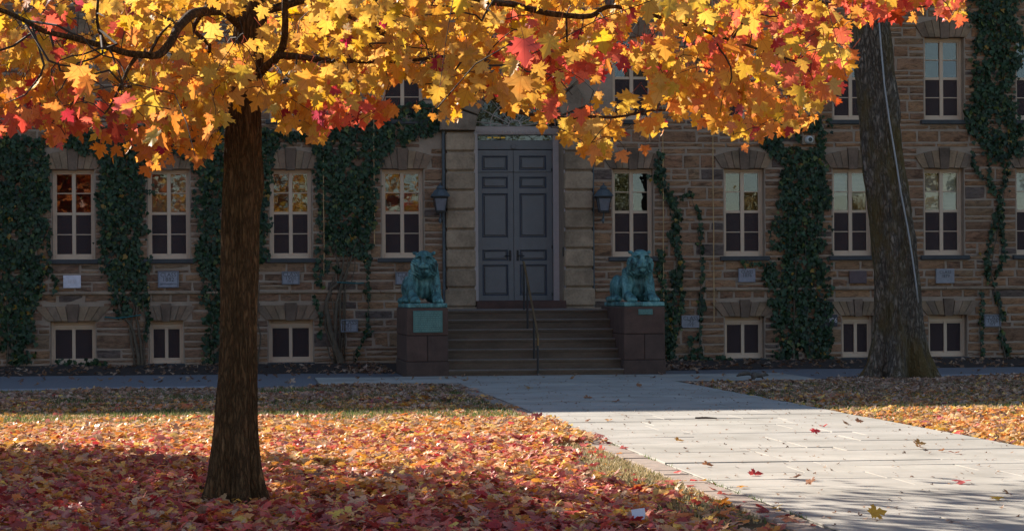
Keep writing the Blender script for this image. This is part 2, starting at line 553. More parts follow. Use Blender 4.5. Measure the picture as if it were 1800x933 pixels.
# stone edging of the walk
wk = bpy.data.objects['walkway']
x = -16.0
while x < 24:
    L = rs.uniform(1.5, 2.4)
    if not (0.9 < x + L and x < 10.4):
        m = MB(); y0a, y0b = edge_y(x), edge_y(x + L)
        d = 0.5
        vs = []
        for z in (-0.02, 0.045):
            vs += [(x + .006, y0a - d, z), (x + L - .006, y0b - d, z), (x + L - .006, y0b, z), (x + .006, y0a, z)]
        m.add(vs, [(4, 5, 6, 7), (0, 1, 5, 4), (1, 2, 6, 5), (2, 3, 7, 6), (3, 0, 4, 7)])
        m.build('edging_slab', M['bluestone'], wk)
    x += L

# ================================================================== BUILDING
bld = empty('stone_building', (5.9, 0, 0), 'long brown sandstone building with ivy, beige windows and a blue double door', 'building')
WX0, WX1 = -34.0, 46.0
WIN_PX = [-40, 130, 297, 511, 707, 1110, 1305, 1495, 1655, 1816]
FZ0, FZ1 = 2.40, 4.36
SZ0, SZ1 = 5.44, 7.30
BZ0, BZ1 = 0.12, 1.06
BASE_PX = [(130, 76), (293, 57), (511, 75), (1305, 66), (1503, 52), (1661, 64)]
wins = []
def xw(px, py=400, Y=0.0): return at(px, py, Y).x
for px in WIN_PX:
    cx = xw(px, 380, 0.18)
    wins.append(('first', cx, 0.46, FZ0, FZ1, px))
    wins.append(('second', xw(px, 140, 0.18), 0.46, SZ0, SZ1, px))
for px, w in BASE_PX:
    cx = xw(px, 600, 0.22)
    sc = (xw(px + 10, 600, 0.22) - xw(px - 10, 600, 0.22)) / 20
    wins.append(('base', cx, w * sc / 2 + 0.02, BZ0, BZ1, px))
DX0, DX1 = xw(836, 400, -0.2), xw(993, 400, -0.2)     # door opening
DC = (DX0 + DX1) / 2
PLX0, PRX1 = xw(785, 400, -0.2), xw(1043, 400, -0.2)
SPRING = at(904, 232, 0.0).z
openings = [(c - w, c + w, z0, z1) for (_, c, w, z0, z1, _) in wins] + [(DX0, DX1, 0.0, SPRING + (DX1 - DX0) / 2)]

# backing wall with real openings
xsE = sorted(set([WX0, WX1] + [v for o in openings for v in o[:2]]))
zsE = sorted(set([0.0, 12.0] + [v for o in openings for v in o[2:]]))
def is_open(x, z):
    return any(a < x < b and c < z < d for a, b, c, d in openings)
wb = MB(); TH = 0.75
vid = {}
def V_(x, y, z):
    k = (round(x, 4), round(y, 4), round(z, 4))
    if k not in vid:
        vid[k] = len(wb.v); wb.v.append((x, y, z)); wb.c.append((1, 1, 1))
    return vid[k]
nx, nz = len(xsE) - 1, len(zsE) - 1
solid = [[not is_open((xsE[i] + xsE[i + 1]) / 2, (zsE[k] + zsE[k + 1]) / 2) for k in range(nz)] for i in range(nx)]
for i in range(nx):
    for k in range(nz):
        if not solid[i][k]: continue
        x0, x1, z0, z1 = xsE[i], xsE[i + 1], zsE[k], zsE[k + 1]
        wb.f.append((V_(x0, 0, z0), V_(x1, 0, z0), V_(x1, 0, z1), V_(x0, 0, z1)))
        wb.f.append((V_(x0, TH, z0), V_(x0, TH, z1), V_(x1, TH, z1), V_(x1, TH, z0)))
        for di, dk, e in ((-1, 0, ((x0, z0), (x0, z1))), (1, 0, ((x1, z1), (x1, z0))), (0, -1, ((x1, z0), (x0, z0))), (0, 1, ((x0, z1), (x1, z1)))):
            a, b_ = i + di, k + dk
            if 0 <= a < nx and 0 <= b_ < nz and not solid[a][b_]:
                (xa, za), (xb, zb) = e
                wb.f.append((V_(xa, 0, za), V_(xa, TH, za), V_(xb, TH, zb), V_(xb, 0, zb)))
wall = wb.build('wall', M['mortar'], bld, fix=True)
# rest of the block: side and rear walls, cornice, low hipped roof
m = MB()
m.box(WX0, WX0 + 0.6, TH, 17, 0, 12); m.box(WX1 - 0.6, WX1, TH, 17, 0, 12); m.box(WX0, WX1, 17, 17.6, 0, 12)
m.build('outer_wall', M['mortar'], bld)
m = MB(); m.box(WX0 - 0.5, WX1 + 0.5, -0.5, 18.1, 12.0, 12.35, 0.03); m.build('cornice', M['cutstone'], bld)
m = MB(); e = 0.55
m.add([(WX0 - e, -e, 12.36), (WX1 + e, -e, 12.36), (WX1 + e, 18.1, 12.36), (WX0 - e, 18.1, 12.36), (WX0 + 9, 8.8, 16.2), (WX1 - 9, 8.8, 16.2)],
      [(0, 1, 5, 4), (1, 2, 5), (2, 3, 4, 5), (3, 0, 4), (0, 3, 2, 1)])
m.build('roof', M['roofing'], bld)

# ---- ivy outlines (photo pixels on the wall), needed below for choosing stones
IVY = {
 'left': [(-60, 225), (75, 245), (90, 290), (86, 380), (86, 460), (70, 520), (62, 570), (56, 640), (10, 642), (2, 560), (-30, 520), (-60, 520)],
 'second': [(80, 235), (180, 225), (330, 215), (395, 225), (395, 262), (330, 280), (262, 262), (258, 330), (254, 440), (262, 500), (250, 545), (222, 562), (195, 525), (178, 440), (176, 330), (180, 285), (120, 262)],
 'third': [(338, 270), (395, 262), (400, 400), (395, 640), (364, 642), (362, 540), (350, 440), (346, 350)],
 'third_b': [(440, 225), (560, 235), (562, 262), (520, 248), (476, 268), (468, 330), (470, 430), (458, 480), (440, 470)],
 'fourth': [(548, 225), (640, 190), (785, 180), (778, 232), (722, 250), (668, 280), (662, 372), (642, 432), (622, 458), (592, 446), (572, 400), (560, 300)],
 'right': [(1335, 215), (1447, 205), (1452, 330), (1456, 500), (1462, 640), (1372, 642), (1362, 560), (1352, 470), (1364, 400), (1370, 300), (1345, 262)],
 'far': [(1702, -60), (1800, -60), (1795, 90), (1768, 170), (1800, 225), (1795, 272), (1752, 288), (1712, 250), (1694, 205), (1716, 130)],
}
def inside(poly, x, y):
    c = False; n = len(poly); j = n - 1
    for i in range(n):
        xi, yi = poly[i]; xj, yj = poly[j]
        if (yi > y) != (yj > y) and x < (xj - xi) * (y - yi) / (yj - yi) + xi: c = not c
        j = i
    return c
# lower outline of the maple's foliage in the photo
BX = [-80, 0, 50, 100, 140, 180, 225, 270, 320, 350, 375, 395, 420, 450, 480, 520, 550, 590, 640, 680, 720, 755, 800, 830, 870, 905, 930, 965, 1000, 1040, 1075, 1110, 1150, 1175, 1205, 1250, 1290, 1325, 1350, 1385, 1420, 1450, 1485, 1500, 1530, 1570, 1620, 1665, 1695, 1703, 1800]
BY = [250, 238, 232, 262, 235, 298, 275, 322, 268, 310, 280, 235, 212, 205, 232, 238, 258, 235, 236, 215, 190, 200, 225, 190, 190, 205, 232, 250, 268, 292, 278, 286, 262, 215, 208, 240, 262, 270, 240, 246, 222, 215, 200, 60, 45, 48, 25, 34, 55, -40, -60]
def bound(px): return np.interp(px, BX, BY)

# ---- coursed stones
levels = [0.0, 0.12, 1.06, 1.45, 1.64, 1.69, 2.30, 2.40, 4.36, 4.82, 5.34, 5.44, 7.30, 7.74, 8.6]
rs = random.Random(21)
SX0, SX1 = xw(-90), xw(1900)
block = [(c - w - (0.0 if k != 'x' else 0), c + w, z0, z1) for (k, c, w, z0, z1, p) in wins]
for (k, c, w, z0, z1, p) in wins:
    block.append((c - w - 0.16, c + w + 0.16, z1, z1 + (0.46 if k != 'base' else 0.39)))
    if k != 'base': block.append((c - w - 0.10, c + w + 0.10, z0 - 0.10, z0))
block.append((PLX0, PRX1, 0.0, 5.9)); block.append((DX0 - 1.2, DX1 + 1.2, 4.9, 6.7))
PAL = [(0.22, 0.155, 0.12), (0.26, 0.18, 0.135), (0.19, 0.13, 0.105), (0.165, 0.115, 0.105), (0.28, 0.20, 0.145), (0.235, 0.165, 0.14),
       (0.13, 0.095, 0.085), (0.20, 0.165, 0.135), (0.27, 0.17, 0.11), (0.22, 0.14, 0.115)]
def stone_geo(x0, x1, z0, z1):
    g = 0.016
    x0 += g * rs.uniform(.6, 1.4); x1 -= g * rs.uniform(.6, 1.4); z0 += g * rs.uniform(.5, 1.2); z1 -= g * rs.uniform(.5, 1.2)
    w, h = x1 - x0, z1 - z0
    d = rs.uniform(0.010, 0.036)
    nx_ = 3 if w < 0.6 else 4
    b = min(0.018, h * 0.18)
    vs = []; fs = []
    j = lambda s: rs.uniform(-s, s)
    per = [(x0 + j(.012), z0 + j(.010)), (x1 + j(.012), z0 + j(.010)), (x1 + j(.012), z1 + j(.010)), (x0 + j(.012), z1 + j(.010))]
    vs += [(p[0], 0.01, p[1]) for p in per]
    for r in range(3):
        for i in range(nx_):
            fx, fz = i / (nx_ - 1), r / 2
            edge = (i in (0, nx_ - 1)) or r in (0, 2)
            xx = x0 + b + (w - 2 * b) * fx + j(.010) ; zz = z0 + b + (h - 2 * b) * fz + j(.009)
            vs.append((xx, -d * (0.55 if edge else 1.0) + j(.010), zz))
    o = 4
    idx = lambda i, r: o + r * nx_ + i
    for r in range(2):
        for i in range(nx_ - 1):
            fs.append((idx(i, r), idx(i + 1, r), idx(i + 1, r + 1), idx(i, r + 1)))
    fs.append((0, 1) + tuple(idx(i, 0) for i in reversed(range(nx_))))
    fs.append((1, 2) + tuple(idx(nx_ - 1, r) for r in (2, 1, 0)))
    fs.append((2, 3) + tuple(idx(i, 2) for i in range(nx_)))
    fs.append((3, 0) + tuple(idx(0, r) for r in (0, 1, 2)))
    return vs, fs
stones = []
def put(x0, x1, z0, z1):
    if x1 - x0 < 0.03: return
    c = [a_ * .62 + b_ * .38 for a_, b_ in zip(rs.choice(PAL), (.225, .158, .127))]; k = rs.uniform(0.85, 1.14)
    warm = np.interp((x0 + x1) / 2, [-2, 14], [1.0, 1.10])
    k *= 1.42
    c = (c[0] * k * warm * 1.16, c[1] * k * .99, c[2] * k * (2 - warm) * .80)
    if rs.random() < 0.05: c = (0.13 * k, 0.095 * k, 0.085 * k)
    stones.append((x0, x1, z0, z1, c, *stone_geo(x0, x1, z0, z1)))
for a, b in zip(levels[:-1], levels[1:]):
    if abs(a - 1.64) < 1e-6: continue
    H = b - a
    n = max(1, round(H / rs.uniform(0.17, 0.22)))
    hs = [rs.uniform(0.5, 1.6) for _ in range(n)]; s = sum(hs); z = a
    for h in hs:
        h = h / s * H
        segs = [(SX0, SX1)]
        for (bx0, bx1, bz0, bz1) in block:
            if min(z + h, bz1) - max(z, bz0) > 0.02:
                ns = []
                for s0, s1 in segs:
                    if bx1 <= s0 or bx0 >= s1: ns.append((s0, s1))
                    else:
                        if bx0 > s0: ns.append((s0, bx0))
                        if bx1 < s1: ns.append((bx1, s1))
                segs = ns
        for s0, s1 in segs:
            x = s0
            while x < s1 - 1e-4:
                w = rs.uniform(0.28, 0.85) if h > 0.13 else rs.uniform(0.4, 1.1)
                if s1 - (x + w) < 0.24: w = s1 - x
                if h > 0.21 and rs.random() < 0.42:
                    f = rs.uniform(0.4, 0.6)
                    put(x, x + w, z, z + h * f); put(x, x + w, z + h * f, z + h)
                else:
                    put(x, x + w, z, z + h)
                x += w
        z += h
def vis(s):
    px, py = proj(((s[0] + s[1]) / 2, 0, (s[2] + s[3]) / 2))
    if not (0 < px < 1800 and 0 < py < 650): return 0
    if py < bound(px): return 0
    if 388 < px < 455 or 1515 < px < 1615: return 0
    if any(inside(p, px, py) for p in IVY.values()): return 0
    return (s[1] - s[0]) * (s[3] - s[2])
order = sorted(range(len(stones)), key=lambda i: -vis(stones[i]))
rest = MB()
for r, i in enumerate(order):
    s = stones[i]
    if r < 300:
        MB().add(s[5], s[6], s[4]).build('stone', M['stone'], wall)
    else:
        rest.add(s[5], s[6], s[4])
tag(rest.build('stones', M['stone'], wall), kind='stuff')
# belt course
x = SX0
while x < SX1:
    L = random.uniform(1.2, 2.2)
    xa, xb = x + .004, x + L - .004
    if xa < PLX0 - .1 < xb: xb = PLX0 - .09
    if xa < PRX1 + .06 < xb: xa = PRX1 + .06
    if not (xa > PLX0 - .1 and xb < PRX1 + .06) and xb - xa > .05:
        m = MB(); m.box(xa, xb, -0.075, 0.02, 1.635, 1.69, 0.012, (1.0, .95, .92)); m.build('belt_course', M['cutstone'], bld)
    x += L

# ---- windows
def window(kind, cx, hw, z0, z1, px):
    w = empty('window', (cx, 0, z0)); w.parent = bld; w.location = Vector((cx, 0, z0)) - bld.location
    YF = 0.20
    fr = MB(); ft = 0.055
    fr.box(cx - hw, cx - hw + ft, YF - .03, YF + .1, z0, z1, .006); fr.box(cx + hw - ft, cx + hw, YF - .03, YF + .1, z0, z1, .006)
    ztop = z1 - (0.0 if kind != 'base' else 0.09)
    fr.box(cx - hw + ft, cx + hw - ft, YF - .027, YF + .1, ztop - ft - .01, ztop, .006)
    if kind == 'base': fr.box(cx - hw + ft, cx + hw - ft, YF + .03, YF + .1, ztop, z1, .006)
    fr.box(cx - hw + ft, cx + hw - ft, YF - .035, YF + .1, z0, z0 + .085, .006)
    ix0, ix1, iz0, iz1 = cx - hw + ft, cx + hw - ft, z0 + .085, ztop - ft - .01
    fr.build('window_frame', M['trim'], w)
    sash = MB(); st = 0.035
    rows = 4 if kind != 'base' else 1
    ms = 0.085 if kind != 'base' else 0.075     # centre mullion
    sash.box(ix0, ix0 + st, YF, YF + .06, iz0, iz1, .004); sash.box(ix1 - st, ix1, YF, YF + .06, iz0, iz1, .004)
    sash.box(cx - ms / 2, cx + ms / 2, YF - .01, YF + .06, iz0, iz1, .006)
    zs_ = []
    if rows == 4:
        zm = (iz0 + iz1) / 2 + 0.01
        hbar = 0.022
        q0 = (iz0 + st, zm - .03); q1 = (zm + .03, iz1 - st)
        for a, b in (q0, q1):
            mid = (a + b) / 2
            zs_ += [(a, mid - hbar / 2), (mid + hbar / 2, b)]
        bars = [(iz0, iz0 + st), (zm - .03, zm + .03), (iz1 - st, iz1)] + [((a + b) / 2 - hbar / 2, (a + b) / 2 + hbar / 2) for a, b in (q0, q1)]
    else:
        zs_ = [(iz0 + st, iz1 - st)]
        bars = [(iz0, iz0 + st), (iz1 - st, iz1)]
    for a, b in bars:
        for xa, xb in ((ix0 + st, cx - ms / 2), (cx + ms / 2, ix1 - st)):
            sash.box(xa, xb, YF + .004, YF + .055, a, b, .004)
    sash.build('sash', M['trim'], w)
    for a, b in zs_:
        for xa, xb in ((ix0 + st, cx - ms / 2), (cx + ms / 2, ix1 - st)):
            pm = MB(); e = .004
            t1, t2 = random.gauss(0, .003), random.gauss(0, .0014)
            pm.add([(xa - e, YF + .035 - t1 - t2, a - e), (xb + e, YF + .035 + t1 - t2, a - e), (xb + e, YF + .035 + t1 + t2, b + e), (xa - e, YF + .035 - t1 + t2, b + e),
                    (xa - e, YF + .041 - t1 - t2, a - e), (xb + e, YF + .041 + t1 - t2, a - e), (xb + e, YF + .041 + t1 + t2, b + e), (xa - e, YF + .041 - t1 + t2, b + e)],
                   [(0, 1, 2, 3), (7, 6, 5, 4), (0, 4, 5, 1), (1, 5, 6, 2), (2, 6, 7, 3), (3, 7, 4, 0)])
            pm.build('pane', M['glass'], w)
    if rows == 4:
        sm = MB(); sm.box(ix0 + st, cx - ms / 2, YF + .018, YF + .021, q0[0] - .005, q0[1] + .005); sm.build('insect_screen', M['screen'], w)
        sm = MB(); sm.box(cx + ms / 2, ix1 - st, YF + .018, YF + .021, q0[0] - .005, q0[1] + .005); sm.build('insect_screen', M['screen'], w)
    if rows == 1:
        for xa, xb in ((ix0 + st, cx - ms / 2), (cx + ms / 2, ix1 - st)):
            sm = MB(); sm.box(xa, xb, YF + .018, YF + .021, iz0 + st, iz1 - st); sm.build('insect_screen', M['screen'], w)
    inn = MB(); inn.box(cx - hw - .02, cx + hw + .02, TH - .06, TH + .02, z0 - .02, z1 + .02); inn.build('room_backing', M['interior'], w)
    if px in (297, 1495, 1655, 1816) and kind == 'first':
        bm_ = MB(); zb = z1 - 0.15
        while zb > (z0 + z1) / 2 + (0.4 if px == 1495 else 0.02):
            bm_.box(ix0 + .02, ix1 - .02, YF + .12, YF + .124, zb - .026, zb); zb -= .03
        bm_.build('blind', M['blind_tan' if px == 297 else 'blind'], w)
    if kind != 'base':
        sl = MB(); sl.box(cx - hw - .10, cx + hw + .10, -0.085, YF - .04, z0 - .10, z0 - .002, .012); sl.build('window_sill', M['slate'], w)
    else:
        sl = MB(); sl.box(cx - hw - .03, cx + hw + .03, -0.06, YF - .04, z0 - .07, z0 - .002, .01); sl.build('window_sill', M['slate'], w)
    # flat arch of voussoirs with a tall keystone
    bnd = [-1, -.70, -.44, -.19, .19, .44, .70, 1]
    H = 0.46 if kind != 'base' else 0.39
    hwl = hw + 0.05
    for i in range(7):
        b0, b1 = bnd[i] * hwl, bnd[i + 1] * hwl
        key = i == 3
        fl = 1.34 if kind != 'base' else 1.55
        t0, t1 = b0 * fl, b1 * fl
        if key: t0, t1 = b0 * 1.28, b1 * 1.28
        top = lambda tt: z1 + H - (0.14 * (tt / (hwl * fl)) ** 2 if kind != 'base' else 0.02) - (0 if key else 0.05)
        zb = z1 - (0.025 if key else 0.0)
        g = 0.0035
        vm = MB()
        k = random.uniform(.7, 1.1)
        ccol = (0.62 * k, 0.55 * k, 0.54 * k) if key else random.choice([(.95 * k, .86 * k, .76 * k), (.78 * k, .72 * k, .70 * k), (1.05 * k, .92 * k, .78 * k), (.88 * k, .76 * k, .70 * k)])
        nseg = 1 if key else 3
        topp = [(t1 - g + (t0 + g - t1 + g) * s / nseg) for s in range(nseg + 1)]
        poly = [(cx + b0 + g, zb), (cx + b1 - g, zb)] + [(cx + tt, top(tt)) for tt in topp]
        vm.prism(poly, -0.06 if key else -0.036 - random.uniform(0, .014), 0.05, ccol, inset=0.007)
        vm.build('keystone' if key else 'voussoir', M['cutstone'], w)
    return w
for a in wins:
    window(*a)

# ---- doorway
pil_top = SPRING - 0.02
for side, (xa, xb) in enumerate(((PLX0, DX0), (DX1, PRX1))):
    p = empty('pilaster', (0, 0, 0)); p.parent = bld; p.location = Vector(((xa + xb) / 2, -0.2, 0)) - bld.location
    m = MB(); m.box(xa + .03, xb - .03, -0.125, 0.02, 0.0, pil_top); m.build('core', M['cutstone'], p)
    nb = 9; zb = 1.30; hh = (pil_top - zb) / nb
    for i in range(nb):
        k = random.uniform(.85, 1.15); ov = 0.03 if i == 0 else 0
        m = MB(); m.box(xa - ov, xb + ov * (1 if side else 0), -0.20 - ov, 0.0, zb + i * hh + .02, zb + (i + 1) * hh - .02, 0.03, (k * .98, k * .94, k * .88)); m.build('block', M['cutstone'], p)
    m = MB(); m.box(xa - .03, xb + .03, -0.215, 0.0, 0, zb + .01, .02, (.8, .76, .72)); m.build('base_block', M['cutstone'], p)
# thin down pipe beside the left pilaster and right reveal lining
m = MB(); m.box(PLX0 - .075, PLX0 - .012, -0.10, 0.0, 0.0, 8.4, .01); m.build('drain_pipe', M['lead'], bld)
m = MB(); m.box(PRX1 + .012, PRX1 + .05, -0.06, 0.0, 0.0, 5.0, .01); m.build('conduit', M['lead'], bld)
YD = 0.68
dz0 = at(904, 528, YD).z; dz1 = at(904, 264, YD).z
dxl, dxr = at(838, 400, YD).x, at(971, 400, YD).x
dxm = at(903, 400, YD).x
ztr0, ztr1 = at(904, 237, YD - .1).z, at(904, 222, YD - .1).z
jm = MB()
jm.box(dxr + .012, dxr + .16, YD - .06, YD + .14, dz0 - .02, ztr0, .008)
jm.box(dxr + .165, DX1 + .015, -0.12, YD + .14, dz0 - .02, SPRING, .008)
jm.box(DX0 - .015, dxl - .012, 0.30, YD + .14, dz0 - .02, SPRING, .008)
jm.build('door_jamb', M['jamb'], bld)
m = MB(); m.box(DX0 - .01, DX1 + .01, YD - .12, YD + .1, ztr0, ztr1, .02)
n = 34
for i in range(n):
    xx = DX0 + (DX1 - DX0) * (i + .5) / n
    m.box(xx - .018, xx + .018, YD - .14, YD - .119, ztr0 + .035, ztr0 + .085, .004)
m.build('transom_bar', M['jamb'], bld)
zh = at(904, 247, YD).z
m = MB(); m.box(dxl - .012, dxr + .012, YD - .02, YD + .1, dz1 + .015, zh, .006); m.box(dxm - .055, dxm + .055, YD - .05, YD - .02, dz1 + .03, dz1 + .12, .008)
m.build('door_head', M['door'], bld)
m = MB(); m.box(dxl, dxr, YD + .03, YD + .036, zh, ztr0); m.build('transom_light', M['glass'], bld)
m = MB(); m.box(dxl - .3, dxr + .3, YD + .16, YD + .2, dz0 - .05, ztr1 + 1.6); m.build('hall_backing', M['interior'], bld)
m = MB()
for i in range(4):
    a0 = dxl + (dxr - dxl) * (i + .5) / 4
    m.tube([(a0 + .2 * math.cos(a), YD + .02, zh + .12 * math.sin(a)) for a in np.linspace(0, math.pi, 9)], .008, 4)
m.build('transom_tracery', M['iron'], bld)
m = MB()
for a, b in ((857, 864), (867, 878), (880.5, 888)):
    m.box(at(a, 242, YD).x, at(b, 242, YD).x, YD + .018, YD + .026, at(870, 243.2, YD).z, at(870, 241, YD).z)
m.build('gold_strip', M['gold'], bld)
# fanlight
m = MB(); R0 = (DX1 - DX0) / 2 - .04
m.add([(DC, YD - .02, ztr1)] + [(DC + R0 * 1.2 * math.cos(a), YD - .02, ztr1 + R0 * 1.2 * math.sin(a)) for a in np.linspace(0, math.pi, 25)], [(0, i + 1, i + 2) for i in range(24)])
m.build('fanlight', M['glass'], bld)
m = MB()
for a in np.linspace(0.12, math.pi - .12, 9):
    m.tube([(DC + .12 * math.cos(a), YD - .035, ztr1 + .12 * math.sin(a)), (DC + R0 * math.cos(a), YD - .035, ztr1 + R0 * math.sin(a))], .013, 4)
for r in (.14, .55, R0 * .97):
    m.tube([(DC + r * math.cos(a), YD - .036, ztr1 + r * math.sin(a)) for a in np.linspace(0, math.pi, 25)], .014, 4)
m.build('fanlight_tracery', M['jamb'], bld)
# spandrel filling the square corners of the opening above the spring line
m = MB(); Ra = (DX1 - DX0) / 2
arc = [(DC + Ra * math.cos(a), SPRING + Ra * math.sin(a)) for a in np.linspace(0, math.pi, 25)]
for i in range(24):
    (xa, za), (xb, zb) = arc[i], arc[i + 1]
    ztop = SPRING + Ra + .05
    m.add([(xa, -.12, za), (xb, -.12, zb), (xb, -.12, ztop), (xa, -.12, ztop), (xa, YD, za), (xb, YD, zb), (xb, YD, ztop), (xa, YD, ztop)],
          [(1, 0, 3, 2), (0, 1, 5, 4), (4, 5, 6, 7)])
m.build('spandrel', M['cutstone'], bld)
ar = empty('door_arch', (0, 0, 0)); ar.parent = bld; ar.location = Vector((DC, -.2, SPRING)) - bld.location
for i in range(9):
    a0, a1 = math.pi * i / 9 + .012, math.pi * (i + 1) / 9 - .012
    ro = Ra + (0.78 if i % 2 == 0 else 0.62)
    k = random.uniform(.8, 1.1)
    poly = [(DC + Ra * math.cos(a0), SPRING + Ra * math.sin(a0)), (DC + ro * math.cos(a0), SPRING + ro * math.sin(a0)),
            (DC + ro * math.cos((a0 + a1) / 2) * 1.0, SPRING + ro * math.sin((a0 + a1) / 2)),
            (DC + ro * math.cos(a1), SPRING + ro * math.sin(a1)), (DC + Ra * math.cos(a1), SPRING + Ra * math.sin(a1))]
    m = MB(); m.prism(poly, -0.27, 0.0, (k * .72, k * .7, k * .7), inset=0.03); m.build('voussoir', M['cutstone'], ar)
# door leaves
pan = [(274, 299), (311, 331), (340, 417), (439, 458), (465, 519)]
for side in (0, 1):
    xa, xb = (dxl, dxm - .004) if side == 0 else (dxm + .004, dxr)
    d = empty('door', (0, 0, 0)); d.parent = bld; d.location = Vector(((xa + xb) / 2, YD, dz0)) - bld.location
    zj = at(904, 303, YD).z
    prs = []
    pxa, pxb = xa + (xb - xa) * .15, xb - (xb - xa) * .15
    if side == 0: pxa, pxb = pxa + .0, pxb - .0
    for (ya, yb) in pan:
        prs.append((at(904, yb, YD).z, at(904, ya, YD).z))
    prs.sort()
    body = MB()
    body.box(xa, xb, YD + .05, YD + .09, dz0, dz1)                       # core
    body.box(xa, pxa, YD, YD + .05, dz0, zj - .006, .003); body.box(pxb, xb, YD, YD + .05, dz0, zj - .006, .003)
    body.box(xa, pxa, YD, YD + .05, zj + .006, dz1, .003); body.box(pxb, xb, YD, YD + .05, zj + .006, dz1, .003)
    zc = dz0
    for (a, b) in prs:
        if a > zj and zc < zj:
            body.box(pxa, pxb, YD + .001, YD + .05, zc, zj - .006, .002); zc = zj + .006
        body.box(pxa, pxb, YD + .001, YD + .05, zc, a, .002); zc = b
    body.box(pxa, pxb, YD + .001, YD + .05, zc, dz1, .002)
    body.build('leaf_frame', M['door'], d)
    for (a, b) in prs:
        m = MB(); e = .052
        m.box(pxa + e, pxb - e, YD + .008, YD + .05, a + e * .9, b - e * .9, .012); m.build('door_panel', M['door'], d)
        m = MB()
        m.box(pxa, pxa + e * .55, YD + .016, YD + .05, a, b, .008); m.box(pxb - e * .55, pxb, YD + .016, YD + .05, a, b, .008)
        m.box(pxa + e * .55, pxb - e * .55, YD + .0165, YD + .05, a, a + e * .5, .008); m.box(pxa + e * .55, pxb - e * .55, YD + .0165, YD + .05, b - e * .5, b, .008)
        m.build('panel_moulding', M['door_groove'], d)
    hx = dxm + (-.085 if side == 0 else .085)
    hz = at(904, 449, YD).z
    m = MB(); m.box(hx - .025, hx + .025, YD - .014, YD + .001, hz - .12, hz + .12, .006)
    s = -1 if side == 0 else 1
    m.tube([(hx, YD - .01, hz), (hx, YD - .07, hz), (hx + s * .03, YD - .078, hz), (hx + s * .14, YD - .075, hz - .01)], .012, 6)
    m.tube([(hx, YD - .02, hz + .07), (hx, YD - .035, hz + .07)], .018, 8)
    m.build('handle', M['iron'], d)
    for zq in (dz0 + .1, hz + .15, zj + .02):
        m = MB(); hxx = xa + .012 if side == 0 else xb - .012
        m.tube([(hxx, YD - .012, zq), (hxx, YD - .012, zq + .07)], .014, 6); m.build('hinge', M['iron'], d)
m = MB(); m.box(DX0 + .01, DX1 + .02, -.24, YD + .14, 1.25, dz0 - .004, .015, (.8, .62, .62)); m.build('door_sill', M['brownstone'], bld)
m = MB(); m.box(DX1 + .006 - .03, DX1 + .006 - .012, -.04, .03, 2.42, 2.62, .004)
m.build('card_reader', M['black'], bld)

# ---- inscribed stones and plaques on the wall
def text_mesh(s, size, loc, mat, parent, name='lettering', ext=0.004):
    cu = bpy.data.curves.new('t', 'FONT'); cu.body = s; cu.size = size; cu.align_x = 'CENTER'; cu.align_y = 'CENTER'
    cu.extrude = ext; cu.resolution_u = 2
    o = bpy.data.objects.new('t', cu); COL.objects.link(o)
    bpy.context.view_layer.update()
    me = bpy.data.meshes.new_from_object(o.evaluated_get(bpy.context.evaluated_depsgraph_get()))
    bpy.data.objects.remove(o); bpy.data.curves.remove(cu)
    me.transform(Matrix.Translation(loc) @ Matrix.Rotation(RAD(90), 4, 'X'))
    return obj_me(name, me, mat, parent)
def plaque(px, py, wpx, hpx, lines, col=(1, 1, 1), rim=True, lm='letters'):
    c = at(px, py, 0); s = 44.4 / FPX
    w, h = wpx * s, hpx * s
    p = empty('plaque', (0, 0, 0)); p.parent = bld; p.location = c - bld.location
    m = MB(); m.box(c.x - w / 2, c.x + w / 2, -.068, .02, c.z - h / 2, c.z + h / 2, .006, col); m.build('slab', M['plaque'], p)
    if rim:
        m = MB(); r = .03; yy = (-.082, -.066)
        dk = tuple(x * .62 for x in col)
        m.box(c.x - w / 2, c.x - w / 2 + r, *yy, c.z - h / 2, c.z + h / 2, .004, dk); m.box(c.x + w / 2 - r, c.x + w / 2, *yy, c.z - h / 2, c.z + h / 2, .004, dk)
        m.box(c.x - w / 2 + r, c.x + w / 2 - r, *yy, c.z - h / 2, c.z - h / 2 + r, .004, dk); m.box(c.x - w / 2 + r, c.x + w / 2 - r, *yy, c.z + h / 2 - r, c.z + h / 2, .004, dk)
        m.build('rim', M['plaque'], p)
    n = len(lines)
    for i, (txt, fs) in enumerate(lines):
        z = c.z + h * (0.26 - 0.27 * i) if n > 1 else c.z
        text_mesh(txt, fs, (c.x, -.0685, z), M[lm], p)
    return p
CL = lambda yr, third='IVY': [('CLASS', .125), (yr, .125), (third, .10)]
plaque(127, 495, 30, 22, [('1870', .10)], (2.4, 2.3, 2.3), False, 'letters_pale')
plaque(296, 491, 36, 29, [('CLASS', .125), ('1882', .13), ('SEPTUAGINTA', .055)], (1.1, 1.1, 1.15))
plaque(511, 488.5, 31, 23, CL('1901'))
plaque(712, 489, 34, 22, CL('1900'))
plaque(613, 572.5, 32, 22, CL("'91"))
plaque(1213, 565, 33, 22, CL("'97"), (1.0, .98, .95), False)
plaque(1312, 484, 30, 24, [('CLASS', .10), ('1876', .11)], (.95, .92, .95), False)
plaque(1507, 487, 31, 22, [], (.42, .28, .26), False)
plaque(1660, 485, 33, 26, [('CLASS', .10), ('1879', .10)], (1.0, .98, .95), False)
plaque(1743, 563.5, 31, 22, CL('1906'))
plaque(1459, 563, 24, 21, [('1986', .15)], (.22, .2, .21), False, 'letters_pale')

